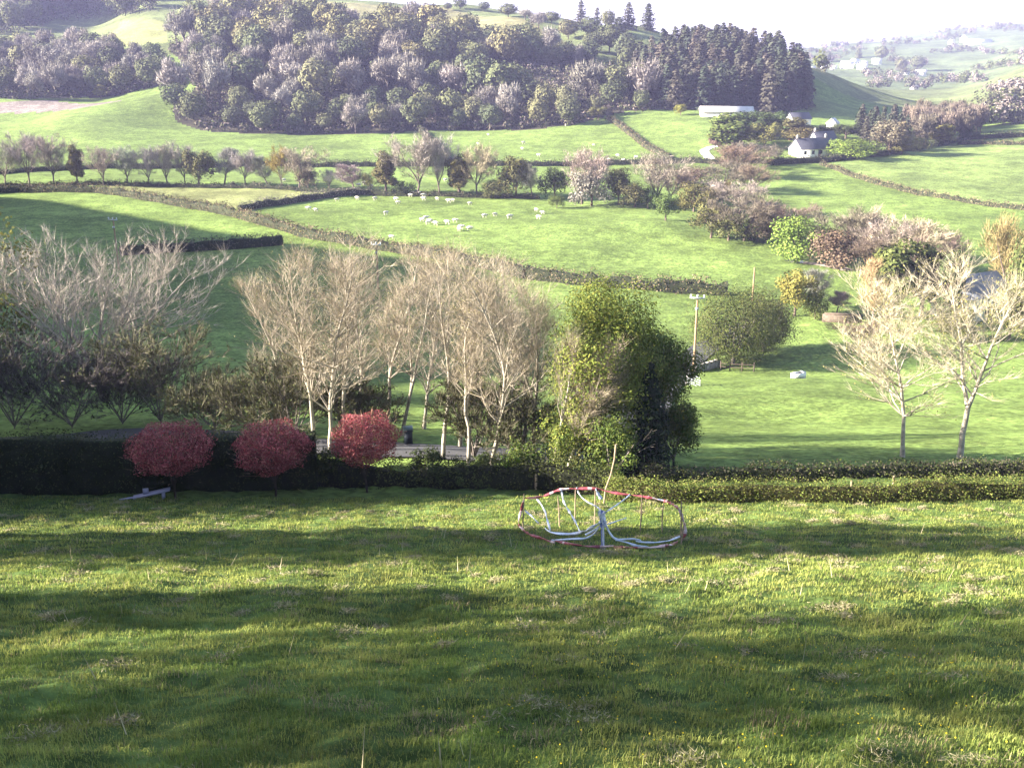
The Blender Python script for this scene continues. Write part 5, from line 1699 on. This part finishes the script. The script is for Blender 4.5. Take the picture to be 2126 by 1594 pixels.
# ------------------------------------------------------------------ grass
def grass():
    nr = np.random.RandomState(20)
    bands = [(6.2, 10, 2100, 0.0075, 0.095), (10, 16, 1200, 0.010, 0.10), (16, 26, 560, 0.014, 0.105), (26, 42, 260, 0.020, 0.115)]
    m = MB()
    for y0, y1, dens, w, hh in bands:
        area = 0.58 * (y1 ** 2 - y0 ** 2) + 9 * (y1 - y0)
        n = int(area * dens)
        Y = np.sqrt(nr.uniform(y0 ** 2, y1 ** 2, n))
        X = nr.uniform(-1, 1, n) * (0.58 * Y + 4.5)
        # keep clear of the hedge line
        tus = 0.5 + 0.5 * wob(X, Y, 0.55, 3, 6) * 0.8
        tus2 = 0.5 + 0.5 * wob(X, Y, 2.6, 13, 6)
        keep = (nr.uniform(0, 1, n) < 0.35 + 0.65 * np.clip(tus, 0, 1)) & (Y < 39.5)
        X, Y, tus, tus2 = X[keep], Y[keep], tus[keep], tus2[keep]
        n = len(X)
        Z = ground(X, Y) - 0.01
        L = hh * nr.uniform(0.45, 1.25, n) * (0.55 + 0.75 * np.clip(tus, 0, 1.2))
        a = nr.uniform(0, 6.283, n)
        d = np.stack([np.cos(a), np.sin(a), np.zeros(n)], axis=1)
        s = np.stack([-np.sin(a), np.cos(a), np.zeros(n)], axis=1) * (w * nr.uniform(0.6, 1.3, n) / 2)[:, None]
        bend = nr.uniform(0.15, 1.0, n)
        p = np.stack([X, Y, Z], axis=1)
        upv = np.array([0, 0, 1.0])[None, :]
        p1 = p + upv * (L * 0.6)[:, None] + d * (L * bend * 0.25)[:, None]
        p2 = p + upv * (L * (1 - 0.35 * bend))[:, None] + d * (L * bend * 0.75)[:, None]
        v = np.stack([p - s, p + s, p1 + s * 0.8, p1 - s * 0.8, p2], axis=1).reshape(-1, 3)
        b = np.arange(n) * 5
        green = np.array([0.140, 0.200, 0.044]); yell = np.array([0.29, 0.30, 0.080]); straw = np.array([0.26, 0.21, 0.12])
        mix = np.clip(0.15 + 0.75 * tus2 + nr.normal(0, 0.2, n), 0, 1)[:, None]
        c = green * (1 - mix) + yell * mix
        dry = nr.uniform(0, 1, n) < np.clip(0.03 + 0.55 * (wob(X, Y, 1.1, 25, 6) - 0.45), 0.03, 0.75)
        c[dry] = straw * nr.uniform(0.7, 1.3, (int(dry.sum()), 1))
        c = c * (1 + nr.uniform(-0.3, 0.3, (n, 1)))
        off = m.n
        m.v.append(v); m.n += len(v)
        m.q.append(np.stack([b, b + 1, b + 2, b + 3], axis=1) + off); m.qc.append(c); m.qm.append(np.zeros(n, np.int32))
        m.t.append(np.stack([b + 3, b + 2, b + 4], axis=1) + off); m.tc.append(c); m.tm.append(np.zeros(n, np.int32))
    o = m.build('grass', M['blade'])
    tag(o, 'rough uneven grass of the near slope', None, None, 'stuff')
    print('blades', m.n // 5)
    # bleached dead tufts lying in the grass
    m = MB()
    for _ in range(280):
        Y = math.sqrt(nr.uniform(6.5 ** 2, 38 ** 2)); X = nr.uniform(-0.56, 0.56) * Y
        if nr.uniform() < 0.35 and X < 0:
            continue
        k = nr.randint(80, 220)
        s = nr.uniform(0.10, 0.30)
        xy = np.stack([X + nr.normal(0, s * 0.6, k), Y + nr.normal(0, s * 0.6, k)], axis=1)
        p = np.column_stack([xy, ground(xy[:, 0], xy[:, 1]) + nr.uniform(0.0, 0.10, k)])
        d = np.column_stack([nr.normal(0, 1, (k, 2)), nr.uniform(0.0, 1.0, k)])
        c = np.array([(0.29, 0.255, 0.15)]) * nr.uniform(0.55, 1.2, (k, 1))
        m.slivers(p, d, nr.uniform(0.04, 0.10, k), 0.006 + 0.0005 * Y, c, 0, nr)
    for _ in range(70):                                    # tall dry stalks
        Y = math.sqrt(nr.uniform(7 ** 2, 30 ** 2)); X = nr.uniform(-0.5, 0.55) * Y
        p = seat(X, Y)
        m.slivers(np.array([tuple(p)]), np.array([[nr.normal(0, 0.25), nr.normal(0, 0.2), 1]]), nr.uniform(0.3, 0.6), 0.012 + 0.0005 * Y, (0.42, 0.36, 0.22), 0, nr)
    o = m.build('dead_grass', M['twig'])
    tag(o, 'bleached dead grass tufts and stalks on the near slope', None, None, 'stuff')
    m = MB()
    n = 420
    Y = np.sqrt(nr.uniform(6.5 ** 2, 14 ** 2, n)); X = nr.uniform(-0.1, 0.56, n) * Y
    p = np.column_stack([X, Y, ground(X, Y) + 0.12])
    m.cards(p, nr.normal(0, 0.4, (n, 3)) + np.array([0, -0.4, 1.0]), 0.022, 1.0, (0.55, 0.42, 0.03), 0, None, nr)
    tag(m.build('yellow_flowers', M['blade']), 'scattered tiny yellow flowers in the near grass', None, None, 'stuff')


grass()

# ------------------------------------------------------------------ the air of the valley
hz = MB()
hz.box((0, 2400, 55), (7000, 5400, 330))
hm = bpy.data.materials.new('valley_haze')
hm.use_nodes = True
hn = hm.node_tree
hn.nodes.remove(hn.nodes['Principled BSDF'])
pv = hn.nodes.new('ShaderNodeVolumePrincipled')
pv.inputs['Color'].default_value = (0.55, 0.55, 1.0, 1)
pv.inputs['Density'].default_value = 0.00017
pv.inputs['Anisotropy'].default_value = 0.0
hn.links.new(pv.outputs[0], hn.nodes['Material Output'].inputs['Volume'])
tag(hz.build('haze', hm), 'thin blue-violet haze filling the valley', None, None, 'stuff')
